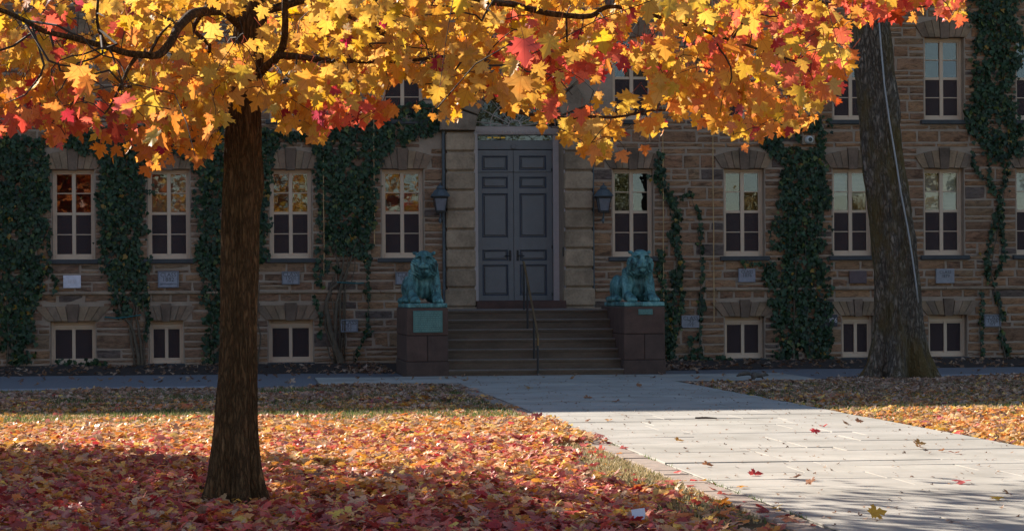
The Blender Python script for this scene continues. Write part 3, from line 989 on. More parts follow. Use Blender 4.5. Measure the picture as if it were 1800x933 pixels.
# ================================================================== STEPS, PEDESTALS, RAIL
sx0, sx1 = at(788, 655, STEP_Y).x, at(1097, 655, STEP_Y).x
steps = empty('stone_steps', ((sx0 + sx1) / 2, STEP_Y, 0), 'flight of seven worn brown stone steps rising to the blue door', 'steps')
zt = [0.135 + 0.187 * i for i in range(7)]
TR = 0.285
for i, z in enumerate(zt):
    z0 = 0.0 if i == 0 else zt[i - 1]
    y0 = STEP_Y + TR * i
    y1 = y0 + TR + .05 if i < 6 else -0.31
    m = MB(); bm = bmesh.new()
    nseg = 24
    prof = [(y1, z0 - .01), (y0 + .02, z0 - .01), (y0 + .02, z - .05), (y0, z - .045), (y0 - .002, z - .014), (y0 + .012, z), (y1, z)]
    vs = []
    for k in range(nseg + 1):
        x = sx0 + (sx1 - sx0) * k / nseg
        wob = .006 * mnoise.noise(Vector((x * 1.7, i * 3.1, 0))); zw = .006 * mnoise.noise(Vector((x * .9, i * 2.1, 7)))
        for q, (yy, zz) in enumerate(prof):
            vs.append((x, yy + (wob if 1 < q < 6 else 0), zz + (zw if q > 2 else 0)))
    n = len(prof); fs = []
    for k in range(nseg):
        for q in range(n):
            q2 = (q + 1) % n
            fs.append((k * n + q, k * n + q2, (k + 1) * n + q2, (k + 1) * n + q))
    fs.append(tuple(range(n))); fs.append(tuple(nseg * n + q for q in reversed(range(n))))
    m.add(vs, fs); bm.free()
    st_o = m.build('step' if i < 6 else 'landing', M['stepstone'], steps, fix=True)
    m = MB(); m.box(sx0 + .002, sx1 - .002, y0 - .012, y1 - .02, z - .012, z + .012, .006); m.build('tread', M['tread'], st_o)
PZ = at(750, 541, STEP_Y).z
def pedestal(pxa, pxb, label, plq):
    xa, xb = at(pxa, 600, STEP_Y).x, at(pxb, 600, STEP_Y).x
    p = empty('pedestal', ((xa + xb) / 2, STEP_Y, 0), label, 'pedestal', 'pedestals beside the steps')
    zA, zB = 0.31, 0.80
    D = 2.45
    e = .012
    m = MB(); m.box(xa - e, xb + e, STEP_Y - e, STEP_Y + D + .05, 0, zA - .004, .012, (.9, .88, .9)); m.build('base_course', M['brownstone'], p)
    m = MB()
    xm = xa + (xb - xa) * .5
    m.box(xa, xm - .003, STEP_Y, STEP_Y + D, zA + .002, zB - .003, .01, (1.1, 1.0, 1.0)); m.build('block', M['brownstone'], p)
    m = MB(); m.box(xm + .003, xb, STEP_Y, STEP_Y + D, zA + .002, zB - .003, .01, (.95, .92, .95)); m.build('block', M['brownstone'], p)
    m = MB(); m.box(xa, xb, STEP_Y, STEP_Y + D, zB + .002, PZ, .015, (1.12, 1.0, .98)); m.build('cap_block', M['brownstone'], p)
    a0, b0, a1, b1 = plq
    q0, q1 = at(a0, a1, STEP_Y), at(b0, b1, STEP_Y)
    m = MB(); m.box(q0.x, q1.x, STEP_Y - .025, STEP_Y + .01, q1.z, q0.z, .006); po = m.build('bronze_plaque', M['plate'], p)
    m = MB(); nl = 9 if (q1.x - q0.x) > .4 else 2
    for i in range(nl):
        z = q0.z + (q1.z - q0.z) * (i + 1) / (nl + 1)
        x = q0.x + .04
        while x < q1.x - .06:
            L = random.uniform(.02, .06)
            m.box(x, min(x + L, q1.x - .04), STEP_Y - .029, STEP_Y - .024, z - .007, z + .007)
            x += L + .014
    m.build('raised_text', M['plate_text'], po)
    return (xa + xb) / 2, (xb - xa) / 2
pcl, phl = pedestal(715, 788, 'dark stone pedestal with a large bronze plaque, left of the steps', (726, 778, 546, 584))
pcr, phr = pedestal(1097, 1169, 'dark stone pedestal with a tiny bronze plaque, right of the steps', (1122, 1147, 543, 553))

rx = grd(947, 663).x
rail = empty('handrail', (rx, STEP_Y, 0), 'thin brown metal handrail running down the middle of the steps', 'handrail')
ytop = STEP_Y + TR * 6 + .04
for yy, zb, zt_ in ((STEP_Y - .06, 0.03, .80), (STEP_Y + TR * 1.5, zt[1], 1.18), (STEP_Y + TR * 4.5, zt[4], 1.83), (ytop, zt[6], 2.19)):
    m = MB(); m.tube([(rx, yy, zb), (rx, yy, zt_)], .02, 8); m.build('post', M['iron'], rail)
m = MB(); m.tube([(rx, STEP_Y - .10, .60), (rx, STEP_Y - .10, .74), (rx, STEP_Y - .06, .82), (rx, ytop, 2.21), (rx, ytop + .1, 2.22)], [.022] * 5, 8, cap=True)
m.build('rail', M['brass'], rail)

# ================================================================== BRONZE TIGERS
def blob(prims, voxel, smooth, post=None):
    bm = bmesh.new()
    for p in prims:
        if p[0] == 'e':
            _, c, r, rot = p if len(p) == 4 else (*p, (0, 0, 0))
            mt = Matrix.Translation(c) @ Matrix.Rotation(rot[2], 4, 'Z') @ Matrix.Rotation(rot[1], 4, 'Y') @ Matrix.Rotation(rot[0], 4, 'X') @ Matrix.Diagonal((*r, 1))
            bmesh.ops.create_uvsphere(bm, u_segments=20, v_segments=14, radius=1, matrix=mt)
        else:
            _, a, b, ra, rb = p
            a, b = Vector(a), Vector(b); n = max(3, int((b - a).length / (min(ra, rb) * .35)))
            for i in range(n + 1):
                f = i / n
                bmesh.ops.create_icosphere(bm, subdivisions=2, radius=ra + (rb - ra) * f, matrix=Matrix.Translation(a.lerp(b, f)))
    me = bpy.data.meshes.new('b'); bm.to_mesh(me); bm.free()
    o = bpy.data.objects.new('b', me); COL.objects.link(o)
    md = o.modifiers.new('r', 'REMESH'); md.mode = 'VOXEL'; md.voxel_size = voxel
    ms = o.modifiers.new('s', 'SMOOTH'); ms.factor = .5; ms.iterations = smooth
    bpy.context.view_layer.update()
    out = bpy.data.meshes.new_from_object(o.evaluated_get(bpy.context.evaluated_depsgraph_get()))
    bpy.data.objects.remove(o)
    if post:
        n = len(out.vertices); co = np.empty(n * 3, dtype=np.float32); out.vertices.foreach_get('co', co); co = co.reshape(-1, 3)
        no = np.empty(n * 3, dtype=np.float32); out.vertex_normals.foreach_get('vector', no); no = no.reshape(-1, 3)
        co = post(co, no); out.vertices.foreach_set('co', co.astype(np.float32).ravel())
    out.polygons.foreach_set('use_smooth', [True] * len(out.polygons))
    out.update()
    return out
def tiger_prims():
    P = [('e', (0, -.34, .80), (.175, .19, .185)), ('e', (0, -.33, .70), (.185, .15, .20)), ('e', (0, -.32, .585), (.15, .12, .10)),
         ('e', (0, -.47, .70), (.085, .14, .085), (RAD(10), 0, 0)), ('e', (0, -.48, .80), (.058, .12, .10), (RAD(30), 0, 0)),
         ('e', (0, -.46, .605), (.07, .10, .06)), ('e', (0, -.59, .725), (.044, .03, .028)), ('e', (0, -.43, .905), (.11, .08, .06))]
    for s in (-1, 1):
        P += [('e', (s * .175, -.31, .70), (.072, .10, .16), (0, s * RAD(-8), 0)), ('e', (s * .18, -.30, .585), (.055, .08, .09), (0, s * RAD(20), 0)),
              ('e', (s * .085, -.475, .872), (.066, .05, .026), (0, s * RAD(18), 0)), ('e', (s * .048, -.525, .68), (.056, .075, .056)),
              ('e', (s * .118, -.43, .745), (.06, .07, .06)),
              ('e', (s * .165, -.28, .935), (.040, .026, .050), (0, s * RAD(42), 0)),
              ('e', (s * .20, .88, .27), (.13, .30, .25), (RAD(-8), 0, 0)), ('c', (s * .25, .85, .08), (s * .27, .42, .065), .085, .065),
              ('e', (s * .27, .36, .06), (.07, .10, .055)),
              ('c', (s * .165, -.05, .56), (s * .215, -.20, .15), .115, .095), ('c', (s * .215, -.18, .12), (s * .20, -.46, .085), .098, .08),
              ('e', (s * .20, -.54, .068), (.092, .12, .066))]
        for k in range(4):
            P.append(('e', (s * .20 + (k - 1.5) * .046, -.635 + .012 * abs(k - 1.5), .045), (.026, .045, .042)))
    P += [('c', (0, -.24, .68), (0, .04, .48), .155, .20), ('e', (0, -.02, .42), (.19, .17, .34)), ('c', (0, .02, .42), (0, .95, .34), .215, .21),
          ('e', (0, .0, .60), (.16, .20, .12))]
    tail = [(0, 1.15, .26), (-.2, 1.20, .12), (-.34, 1.05, .06), (-.37, .75, .05), (-.36, .50, .06)]
    for a, b in zip(tail[:-1], tail[1:]): P.append(('c', a, b, .05, .045))
    return P
def tiger_post(co, no):
    x, y, z = co.T
    ax = np.abs(x)
    def g(cx, cy, cz, r): return np.exp(-(((ax - cx) ** 2 + (y - cy) ** 2 + (z - cz) ** 2) / (r * r)))
    d = -0.042 * g(.078, -.505, .825, .034) + 0.014 * g(.078, -.49, .822, .013)
    d += -0.016 * g(.022, -.61, .715, .013) - 0.016 * g(.0, -.57, .640, .022) - 0.014 * g(.05, -.56, .635, .02)
    d += -0.022 * g(.165, -.30, .97, .030)
    head = np.exp(-(((x) ** 2 + (y + .31) ** 2 + (z - .66) ** 2) / .09)) * (ax > .11)
    d += 0.016 * head * np.sin(x * 80 + z * 75 + 3 * np.sin(z * 24))
    d += 0.005 * np.sin(y * 28 + 4 * np.sin(z * 9)) * ((y > -.2) | (z < .5))
    d += -0.020 * np.exp(-((x / .035) ** 2)) * ((y < .0) & (z < .55))
    co = co + no * d[:, None]
    co[:, 2] = np.maximum(co[:, 2], -.01)
    return co
tig_me = blob(tiger_prims(), .0135, 3, tiger_post)
print('tiger', len(tig_me.polygons))
def tiger(cx, hw, label, turn, mirror):
    t = empty('tiger_statue', (cx, STEP_Y + .78, PZ + .002), label, 'statue', 'bronze tigers on the pedestals')
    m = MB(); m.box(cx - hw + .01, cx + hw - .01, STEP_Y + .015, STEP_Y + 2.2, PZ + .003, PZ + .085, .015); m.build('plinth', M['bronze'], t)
    me = tig_me.copy()
    if mirror: me.transform(Matrix.Diagonal((-1, 1, 1, 1))); me.flip_normals()
    n = len(me.vertices); co = np.empty(n * 3, dtype=np.float32); me.vertices.foreach_get('co', co); co = co.reshape(-1, 3)
    f = np.clip((co[:, 2] - .52) / .16, 0, 1) * np.clip((-co[:, 1] - .02) / .2, 0, 1); f = f * f * (3 - 2 * f)
    a = turn * f; ox, oy = 0.0, -.22
    xx, yy = co[:, 0] - ox, co[:, 1] - oy
    co[:, 0] = ox + xx * np.cos(a) - yy * np.sin(a); co[:, 1] = oy + xx * np.sin(a) + yy * np.cos(a)
    co *= 1.03; co[:, 0] *= 1.05; co[:, 2] += .08
    me.vertices.foreach_set('co', co.ravel()); me.update()
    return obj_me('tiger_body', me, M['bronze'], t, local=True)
tiger(pcl, phl, 'green bronze tiger lying on the pedestal with the large plaque', RAD(-8), False)
tiger(pcr + .01, phr, 'green bronze tiger lying on the pedestal with the tiny plaque', RAD(1), False)

# ================================================================== LANTERNS, CAMERA, CABLES
def lantern(px, side, label):
    c = at(px, 352, -.34); cx, cy = c.x, c.y
    z0, z1 = at(px, 371, cy).z, at(px, 346, cy).z
    ztop = at(px, 321, cy).z
    L = empty('wall_lantern', (cx, 0, z0 - .3), label, 'lantern', 'lanterns beside the door')
    hb, ht = .095, .145
    r2 = math.sqrt(2)
    m = MB(); m.lathe([(hb * r2 * .96, z0 + .01), (ht * r2 * .96, z1 - .02)], (cx, cy, 0), 4, rot=RAD(45)); m.build('glass', M['lantern_glass'], L)
    m = MB()
    for sx in (-1, 1):
        for sy in (-1, 1):
            m.tube([(cx + sx * hb, cy + sy * hb, z0), (cx + sx * ht, cy + sy * ht, z1)], .013, 4)
    m.lathe([(hb * r2 * 1.1, z0 - .03), (hb * r2 * 1.15, z0 + .012)], (cx, cy, 0), 4, rot=RAD(45))
    m.lathe([(ht * r2 * 1.05, z1 - .035), (ht * r2 * 1.14, z1 - .01), (ht * r2 * 1.14, z1 + .01)], (cx, cy, 0), 4, rot=RAD(45))
    m.build('lantern_frame', M['iron'], L)
    m = MB(); h = ztop - z1
    m.lathe([(ht * r2 * 1.12, z1 + .011), (ht * r2 * .98, z1 + h * .18), (ht * r2 * .62, z1 + h * .48), (.07, z1 + h * .58)], (cx, cy, 0), 8, rot=RAD(22.5)); m.build('cap', M['lead'], L)
    m = MB(); m.lathe([(.062, z1 + h * .56), (.085, z1 + h * .60), (.07, z1 + h * .72), (.03, z1 + h * .82), (.012, z1 + h * .86), (.022, z1 + h * .93), (.004, z1 + h)], (cx, cy, 0), 10); m.build('finial', M['lead'], L)
    m = MB(); zb = at(px, 390, cy).z
    m.tube([(cx, cy, z0 - .02), (cx, cy + .02, (z0 + zb) / 2), (cx, cy + .1, zb + .02), (cx, -.02, zb + .06)], .02, 6)
    m.lathe([(.012, zb - .03), (.03, zb + .02), (.03, zb + .07), (.014, zb + .12)], (cx, cy + .06, 0), 8)
    m.build('bracket', M['lead'], L)
    m = MB(); m.tube([(cx - .2, cy + .06, z1), (cx - .1, cy + .06, z1)], .022, 6); m.build('side_knob', M['lead'], L)
    m = MB(); m.tube([(cx, cy + .1, z1), (cx, -.02, z1)], .018, 6); m.build('stay', M['lead'], L)
lantern(774, 0, 'dark metal wall lantern between the red-reflecting window and the door')
lantern(1061, 1, 'dark metal wall lantern on the right side of the blue door')
c = at(1422, 246, -.16)
sc_ = empty('security_camera', (c.x, 0, c.z), 'small white round security camera on the wall amid right ivy', 'camera')
m = MB(); m.box(c.x - .14, c.x + .14, -.14, .0, c.z - .1, c.z + .1, .012, ); m.build('mount_plate', M['cutstone'], sc_)
m = MB(); m.tube([(c.x, -.13, c.z), (c.x, -.20, c.z), (c.x, -.25, c.z), (c.x, -.275, c.z)], [.09, .09, .075, .05], 18); m.build('housing', M['white_plastic'], sc_, fix=True)
m = MB(); m.tube([(c.x, -.27, c.z), (c.x, -.285, c.z)], [.05, .045], 16); m.build('lens', M['black'], sc_, fix=True)
for px, y0, y1, lab in ((566, -80, 480, 'thin wire running down the wall left of the ivy over bare vine stems'),
                        (655, -80, 430, 'thin wire running down the wall left of the red-reflecting window'),
                        (1163, -80, 620, 'thin wire running down the wall through the narrow ivy strand'),
                        (1251, -80, 565, 'thin wire down the wall ending above a basement window')):
    a, b = at(px, y0, -.075), at(px, y1, -.075)
    m = MB(); m.tube([(a.x + .012 * mnoise.noise(Vector((px, i * .6, 0))), a.y, a.z + (b.z - a.z) * i / 12) for i in range(13)], .012, 5)
    tag(m.build('wall_wire', M['wire']), lab, 'wire', 'wires down the facade')

# ================================================================== IVY
def unit_leaf(outline, cen):
    """outline: right half from base to tip -> full fan, returns verts(x,y) and tris"""
    R = outline; Lf = [(-x, y) for x, y in reversed(R[1:-1])]
    pts = R + Lf
    V = [cen] + pts; n = len(pts)
    F = [(0, 1 + i, 1 + (i + 1) % n) for i in range(n)]
    return np.array(V, dtype=np.float64), np.array(F, dtype=np.int32)
MAPLE = [(0, 0), (0.13, -0.03), (0.34, -0.10), (0.31, 0.05), (0.47, 0.04), (0.345, 0.17), (0.40, 0.235), (0.60, 0.245), (0.53, 0.34), (0.63, 0.46), (0.45, 0.43), (0.385, 0.50), (0.165, 0.42), (0.19, 0.50), (0.31, 0.68), (0.17, 0.745), (0.13, 0.82), (0, 1.0)]
MAPLE_LO = [(0, 0), (0.34, -0.10), (0.33, 0.10), (0.60, 0.26), (0.60, 0.45), (0.17, 0.42), (0.27, 0.70), (0, 1.0)]
IVYL = [(0, 0), (0.28, -0.12), (0.42, 0.12), (0.52, 0.36), (0.24, 0.52), (0, 1.0)]
def shaped(V2, fold, droop, curl, wave, ph):
    x, y = V2[:, 0], V2[:, 1]
    z = fold * np.abs(x) - droop * y * y + curl * (x * x + (y - .3) ** 2) + wave * np.sin(5 * x + ph) * np.cos(4 * y + ph)
    return np.stack([x, y, z], 1)
def variants(outline, cen, n, amt, petiole=False, seed=1, zmax=None):
    r = np.random.default_rng(seed); out = []
    V2, F = unit_leaf(outline, cen)
    for i in range(n):
        V = shaped(V2, r.uniform(-.25, .35) * amt, r.uniform(-.1, .45) * amt, r.uniform(-.35, .35) * amt, r.uniform(.02, .10) * amt, r.uniform(0, 6))
        if zmax: V[:, 2] = zmax * np.tanh((V[:, 2] - V[:, 2].mean()) / zmax)
        G = F
        if petiole:
            k = len(V); s = .012; bend = r.uniform(-.15, .15)
            V = np.vstack([V, [(-s, .01, 0.002), (s, .01, 0.002), (bend - s, -.34, .06), (bend + s, -.34, .06), (bend * 2 - s, -.62, .18), (bend * 2 + s, -.62, .18)]])
            G = np.vstack([F, [(k, k + 1, k + 3), (k, k + 3, k + 2), (k + 2, k + 3, k + 5), (k + 2, k + 5, k + 4)]])
        out.append((V, G))
    return out
def rot_from_axes(Ydir, Ndir):
    Yd = Ydir / np.linalg.norm(Ydir, axis=1, keepdims=True)
    Nn = Ndir - (Ndir * Yd).sum(1, keepdims=True) * Yd
    Nn /= np.linalg.norm(Nn, axis=1, keepdims=True) + 1e-9
    Xd = np.cross(Yd, Nn)
    return np.stack([Xd, Yd, Nn], 2)
def leaf_arrays(vars_, pos, Rm, scale, cols, seed=3, petcol=None):
    """returns V,F,C,L concatenated"""
    r = np.random.default_rng(seed); which = r.integers(0, len(vars_), len(pos))
    Vs, Fs, Cs, Ls = [], [], [], []; off = 0
    for k, (V, F) in enumerate(vars_):
        idx = np.where(which == k)[0]
        if len(idx) == 0: continue
        W = np.einsum('nij,vj->nvi', Rm[idx], V) * scale[idx][:, None, None] + pos[idx][:, None, :]
        n = len(V)
        Vs.append(W.reshape(-1, 3)); Fs.append((F[None] + (np.arange(len(idx)) * n)[:, None, None]).reshape(-1, 3) + off)
        c = np.repeat(cols[idx][:, None, :], n, 1)
        if petcol is not None: c[:, -6:, :] = petcol
        Cs.append(c.reshape(-1, 3))
        l = V.copy(); l[:, 2] = 0
        Ls.append(np.tile(l, (len(idx), 1)) + 0.0)
        off += n * len(idx)
    return np.vstack(Vs), np.vstack(Fs), np.vstack(Cs), np.vstack(Ls)
IVY_V = variants(IVYL, (0, .3), 6, 1.0, False, 4)
def ivy_leaves(pts, seed, size=(.065, .115), depth=.13, col=(.024, .050, .022)):
    r = np.random.default_rng(seed); n = len(pts)
    P = np.array([(p.x, p.y, p.z) for p in pts])
    P[:, 1] -= r.uniform(.02, depth, n)
    Yd = np.stack([r.normal(0, .55, n), r.normal(-.25, .25, n), -np.ones(n)], 1)
    Nd = np.stack([r.normal(0, .45, n), -np.ones(n), r.normal(.35, .4, n)], 1)
    sc = r.uniform(size[0] * .7, size[1] * 1.15, n)
    k = r.uniform(.4, 1.6, n)[:, None]
    C = np.array(col)[None] * k
    odd = r.random(n) < .05; C[odd] = np.array((.10, .12, .03)) * r.uniform(.6, 1.2, (odd.sum(), 1))
    odd = r.random(n) < .012; C[odd] = (.28, .16, .03)
    P -= (Yd / np.linalg.norm(Yd, axis=1, keepdims=True)) * sc[:, None] * .4
    return leaf_arrays(IVY_V, P, rot_from_axes(Yd, Nd), sc, C, seed)
def in_poly(poly, dens, seed, fuzz=5.0, hole=None):
    r = random.Random(seed); xs_ = [p[0] for p in poly]; ys_ = [p[1] for p in poly]
    A = (max(xs_) - min(xs_)) * (max(ys_) - min(ys_)); out = []
    for _ in range(int(A * dens)):
        x, y = r.uniform(min(xs_), max(xs_)), r.uniform(min(ys_), max(ys_))
        w = 17 * mnoise.noise(Vector((x * .035, y * .03, seed))) + r.gauss(0, fuzz)
        w2 = 8 * mnoise.noise(Vector((x * .04, y * .04, seed + 9)))
        if not inside(poly, x + w, y + w2): continue
        if hole and (abs(x - hole[0]) < hole[2] and abs(y - hole[1]) < hole[3]): continue
        if mnoise.noise(Vector((x * .045, y * .03, seed + 20))) < -.26 and r.random() < .8: continue
        out.append(at(x, y, 0.0))
    return out
def along(poly, wid, dens, seed):
    r = random.Random(seed); out = []
    for (xa, ya), (xb, yb) in zip(poly[:-1], poly[1:]):
        L = math.hypot(xb - xa, yb - ya)
        for _ in range(int(L * dens)):
            f = r.random(); w = wid * (.5 + .8 * abs(mnoise.noise(Vector((xa + (xb - xa) * f, ya + (yb - ya) * f, 1)) * .05)) * 2)
            out.append(at(xa + (xb - xa) * f + r.gauss(0, w * .5), ya + (yb - ya) * f + r.gauss(0, 3), 0.0))
    return out
def ivy(label, polys, strands, stems, seed, dens=.105, hole=None):
    base = stems[0][0][0] if stems else (0, 640)
    b = at(base[0], base[1], -.05)
    p = empty('climbing_ivy', (b.x, -.05, 0.05), label, 'ivy', 'ivy climbing the stone facade')
    pts = []
    for i, k in enumerate(polys): pts += in_poly(IVY[k] if isinstance(k, str) else k, dens, seed + i, hole=hole)
    for i, (pl, wid, dn) in enumerate(strands): pts += along(pl, wid, dn, seed + 50 + i)
    V, F, C, L = ivy_leaves(pts, seed)
    tag(obj_me('foliage', mesh_np('ivy_foliage', V, F, C, L), M['ivy'], p), kind='stuff')
    for pl, r0, r1 in stems:
        P = []
        for (xa, ya), (xb, yb) in zip(pl[:-1], pl[1:]):
            for k in range(4):
                f = k / 4; x, yy = xa + (xb - xa) * f, ya + (yb - ya) * f
                P.append((x, yy))
        P.append(pl[-1]); n = len(P)
        W = []
        for i, (x, yy) in enumerate(P):
            q = at(x + 2.2 * mnoise.noise(Vector((x * .09, yy * .06, seed))), yy, -.07 - .03 * mnoise.noise(Vector((yy * .04, seed, r0 * 99))))
            if i == 0: q.z = min(q.z, .06)
            W.append(q)
        m = MB(); m.tube(W, [r0 + (r1 - r0) * i / (n - 1) for i in range(n)], 6); m.build('stem', M['vine'], p, smooth=True)
ivy('dense dark ivy column at the far left end of the wall', ['left'], [([(85, 470), (100, 500), (92, 520)], 5, .4)],
    [([(25, 648), (20, 600), (30, 540), (40, 470)], .03, .012), ([(12, 648), (15, 590), (10, 520)], .022, .01)], 100)
ivy('dark ivy column with bare twisted stems between the two leftmost windows', ['second'], [([(258, 500), (262, 560), (255, 600)], 4, .4), ([(100, 638), (190, 640)], 5, .5)],
    [([(246, 648), (240, 610), (232, 575), (212, 548), (205, 515), (200, 480)], .045, .015), ([(250, 648), (247, 600), (240, 560), (243, 520), (238, 480)], .04, .014), ([(238, 648), (232, 605), (228, 570), (236, 545), (232, 500)], .028, .012), ([(255, 648), (252, 600), (256, 560), (250, 510)], .018, .01)], 140)
ivy('dark ivy mass on the wall directly behind the maple trunk', ['third', 'third_b'], [], [([(375, 648), (372, 590), (380, 500)], .03, .012), ([(452, 648), (458, 590), (452, 560), (456, 500)], .02, .01)], 180)
ivy('ivy with thick bare vine stems left of the red-reflecting window', ['fourth'],
    [([(560, 300), (563, 380), (560, 440), (555, 490), (568, 505)], 6, .35), ([(576, 400), (574, 470), (560, 500)], 7, .4), ([(655, 430), (648, 470), (645, 480), (648, 540), (645, 585), (632, 610), (622, 640)], 3, .35), ([(640, 585), (655, 590)], 6, .6), ([(600, 480), (585, 470)], 8, .6), ([(645, 400), (640, 470)], 4, .5), ([(550, 520), (565, 560), (562, 590)], 4, .4)],
    [([(606, 648), (594, 620), (584, 590), (576, 560), (574, 530), (582, 508), (598, 495), (602, 470), (606, 430)], .075, .016),
     ([(598, 648), (588, 610), (590, 570), (592, 530), (600, 500), (612, 470), (622, 440), (630, 410)], .05, .012),
     ([(590, 620), (572, 580), (572, 545), (582, 500), (594, 470), (590, 430)], .024, .01), ([(596, 530), (602, 500), (598, 470), (588, 440), (586, 400)], .022, .008),
     ([(604, 500), (612, 472), (610, 440), (606, 410)], .018, .008), ([(600, 510), (618, 500), (624, 470), (622, 430)], .014, .007), ([(622, 645), (622, 620), (634, 605), (646, 580), (648, 520), (640, 500)], .014, .008),
     ([(588, 560), (582, 520), (592, 480), (598, 450), (612, 430), (626, 400)], .014, .006), ([(594, 648), (580, 625), (573, 600)], .02, .008), ([(600, 590), (606, 600), (596, 615)], .012, .008)], 220)
ivy('tall dense ivy column beside the security camera', ['right', [(1190, 628), (1380, 634), (1380, 648), (1190, 648)]],
    [([(1370, 480), (1345, 470), (1325, 465), (1300, 468)], 4, .4), ([(1352, 470), (1340, 490), (1350, 505)], 4, .4), ([(1345, 530), (1365, 540)], 4, .5)],
    [([(1395, 648), (1395, 560), (1400, 400)], .035, .014), ([(1425, 648), (1420, 560), (1415, 420)], .03, .012)], 260, hole=(1420, 246, 16, 13))
ivy('ivy cascading down between the upper windows at far right', ['far', [(1690, 632), (1820, 634), (1820, 648), (1690, 648)]],
    [([(1704, 260), (1712, 300), (1735, 325), (1750, 345)], 3, .45), ([(1735, 280), (1738, 315), (1752, 340)], 3, .4), ([(1772, 280), (1762, 330), (1752, 380), (1738, 420), (1733, 470), (1737, 500)], 7, .7), ([(1755, 360), (1760, 410), (1765, 450), (1750, 480), (1745, 505)], 6, .6),
     ([(1748, 515), (1758, 545), (1764, 560)], 6, .9), ([(1726, 515), (1722, 560), (1726, 630)], 3, .35), ([(1756, 580), (1765, 610), (1778, 635)], 8, .8)],
    [([(1770, 648), (1762, 600), (1756, 540), (1742, 480), (1756, 390), (1768, 300)], .02, .008), ([(1726, 648), (1722, 580), (1728, 510)], .012, .006)], 300)
ivy('narrow leafy ivy strand beside the right pedestal', [], [([(1155, 268), (1160, 320), (1178, 355), (1190, 380), (1184, 420), (1195, 460), (1190, 500), (1178, 540), (1184, 580), (1176, 640)], 11, 1.25), ([(1162, 440), (1158, 480), (1168, 530), (1172, 600), (1178, 645)], 9, .9), ([(1180, 480), (1200, 520), (1186, 570)], 7, .8)],
    [([(1180, 648), (1182, 560), (1190, 480), (1186, 390), (1160, 320)], .02, .007)], 340)
ivy('thin sparse ivy strand beside the small inscribed stone, right of the pedestal', [], [([(1176, 350), (1200, 348), (1214, 340), (1226, 370), (1232, 420), (1234, 480), (1232, 520), (1228, 600), (1232, 645)], 4, .4), ([(1232, 520), (1234, 552)], 8, 1.0), ([(1214, 590), (1218, 645)], 6, .7), ([(1200, 642), (1260, 640)], 6, .8)],
    [([(1228, 648), (1230, 560), (1233, 470), (1228, 390), (1214, 342)], .012, .005)], 380)
for pts_, lab in (([(184, 557), (205, 559), (225, 557), (248, 553)], 'teal strap tied round vine stems below the leftmost windows'), ([(592, 496), (612, 497), (630, 498), (640, 497)], 'teal strap tied round vine stems near the left pedestal')):
    m = MB(); m.tube([at(x, yy, -.15) for x, yy in pts_], .014, 6); tag(m.build('support_strap', M['strap']), lab, 'strap', 'straps tying vines to the wall')

# ================================================================== TREES
def trunk_mesh(name, cl, segs, flare, ridge, nrid, seed, ridge_z=.25, lobes=5, lobe_amt=.25, bumps=None):
    """cl: list of (Vector centre, radius); resampled rings with bark relief and root flare"""
    zs_ = [c.z for c, r in cl]; rows = []
    z = zs_[0]; top = zs_[-1]
    while z < top:
        rows.append(z); z += .035 if z < 5 else .12
    rows.append(top)
    V = []; 
    for z in rows:
        cx = np.interp(z, zs_, [c.x for c, r in cl]); cy = np.interp(z, zs_, [c.y for c, r in cl]); rr = np.interp(z, zs_, [r for c, r in cl])
        h = max(0, z)
        for k in range(segs):
            a = 2 * math.pi * k / segs
            fl = flare * math.exp(-h / .22) + flare * .28 * math.exp(-h / .6)
            lb = (1 + lobe_amt * (math.exp(-h / .6)) * math.sin(lobes * a + seed + .8 * math.sin(2 * a + 1)) + .03 * math.sin(3 * a + z * .7))
            r = (rr + fl * lb) * (1 + .25 * lobe_amt * math.exp(-h / 1.2) * math.sin(lobes * a + seed + .8 * math.sin(2 * a + 1)))
            px_, py_ = math.cos(a), math.sin(a)
            n1 = mnoise.noise(Vector((px_ * nrid, py_ * nrid, z * ridge_z * nrid + seed)))
            n2 = mnoise.noise(Vector((px_ * nrid * 2.3, py_ * nrid * 2.3, z * ridge_z * nrid * 2 + seed + 5)))
            n3 = mnoise.noise(Vector((px_ * 1.5, py_ * 1.5, z * .9 + seed)))
            r += ridge * (abs(n1) * 2 - .6) + ridge * .5 * n2 + ridge * .8 * n3
            if bumps:
                for (ba, bz, bs, bh) in bumps:
                    da = math.atan2(math.sin(a - ba), math.cos(a - ba))
                    r += bh * math.exp(-(da / .5) ** 2 - ((z - bz) / bs) ** 2)
            V.append((cx + r * px_, cy + r * py_, z))
    n = len(rows); F = []
    for i in range(n - 1):
        for k in range(segs):
            k2 = (k + 1) % segs
            F.append((i * segs + k, i * segs + k2, (i + 1) * segs + k2, (i + 1) * segs + k))
    me = bpy.data.meshes.new(name); me.from_pydata(V, [], F)
    me.polygons.foreach_set('use_smooth', [True] * len(me.polygons)); me.update()
    return me
# ---------------- maple
TB = grd(412, 889); TY = TB.y
maple = empty('maple_tree', (TB.x, TB.y, 0), 'golden and red autumn maple with a slender straight trunk, nearest the viewer', 'tree')
ppm = FPX / (TY - CAM.y)
cl = [(Vector((TB.x, TY, -.06)), .150)]
for px, py, w in ((413, 800, 75), (416, 700, 70), (419, 600, 67), (420, 500, 68), (423, 400, 68), (425, 330, 69), (426, 260, 66), (428, 200, 62), (433, 120, 60), (440, 40, 62), (446, -60, 56), (452, -200, 48)):
    c = at(px, py, TY); cl.append((c, w * .94 / 2 / ppm))
topc = cl[-1][0]
cl += [(topc + Vector((.10, .05, 1.2)), .075), (topc + Vector((.22, .0, 3.0)), .045), (topc + Vector((.25, .1, 4.6)), .015)]
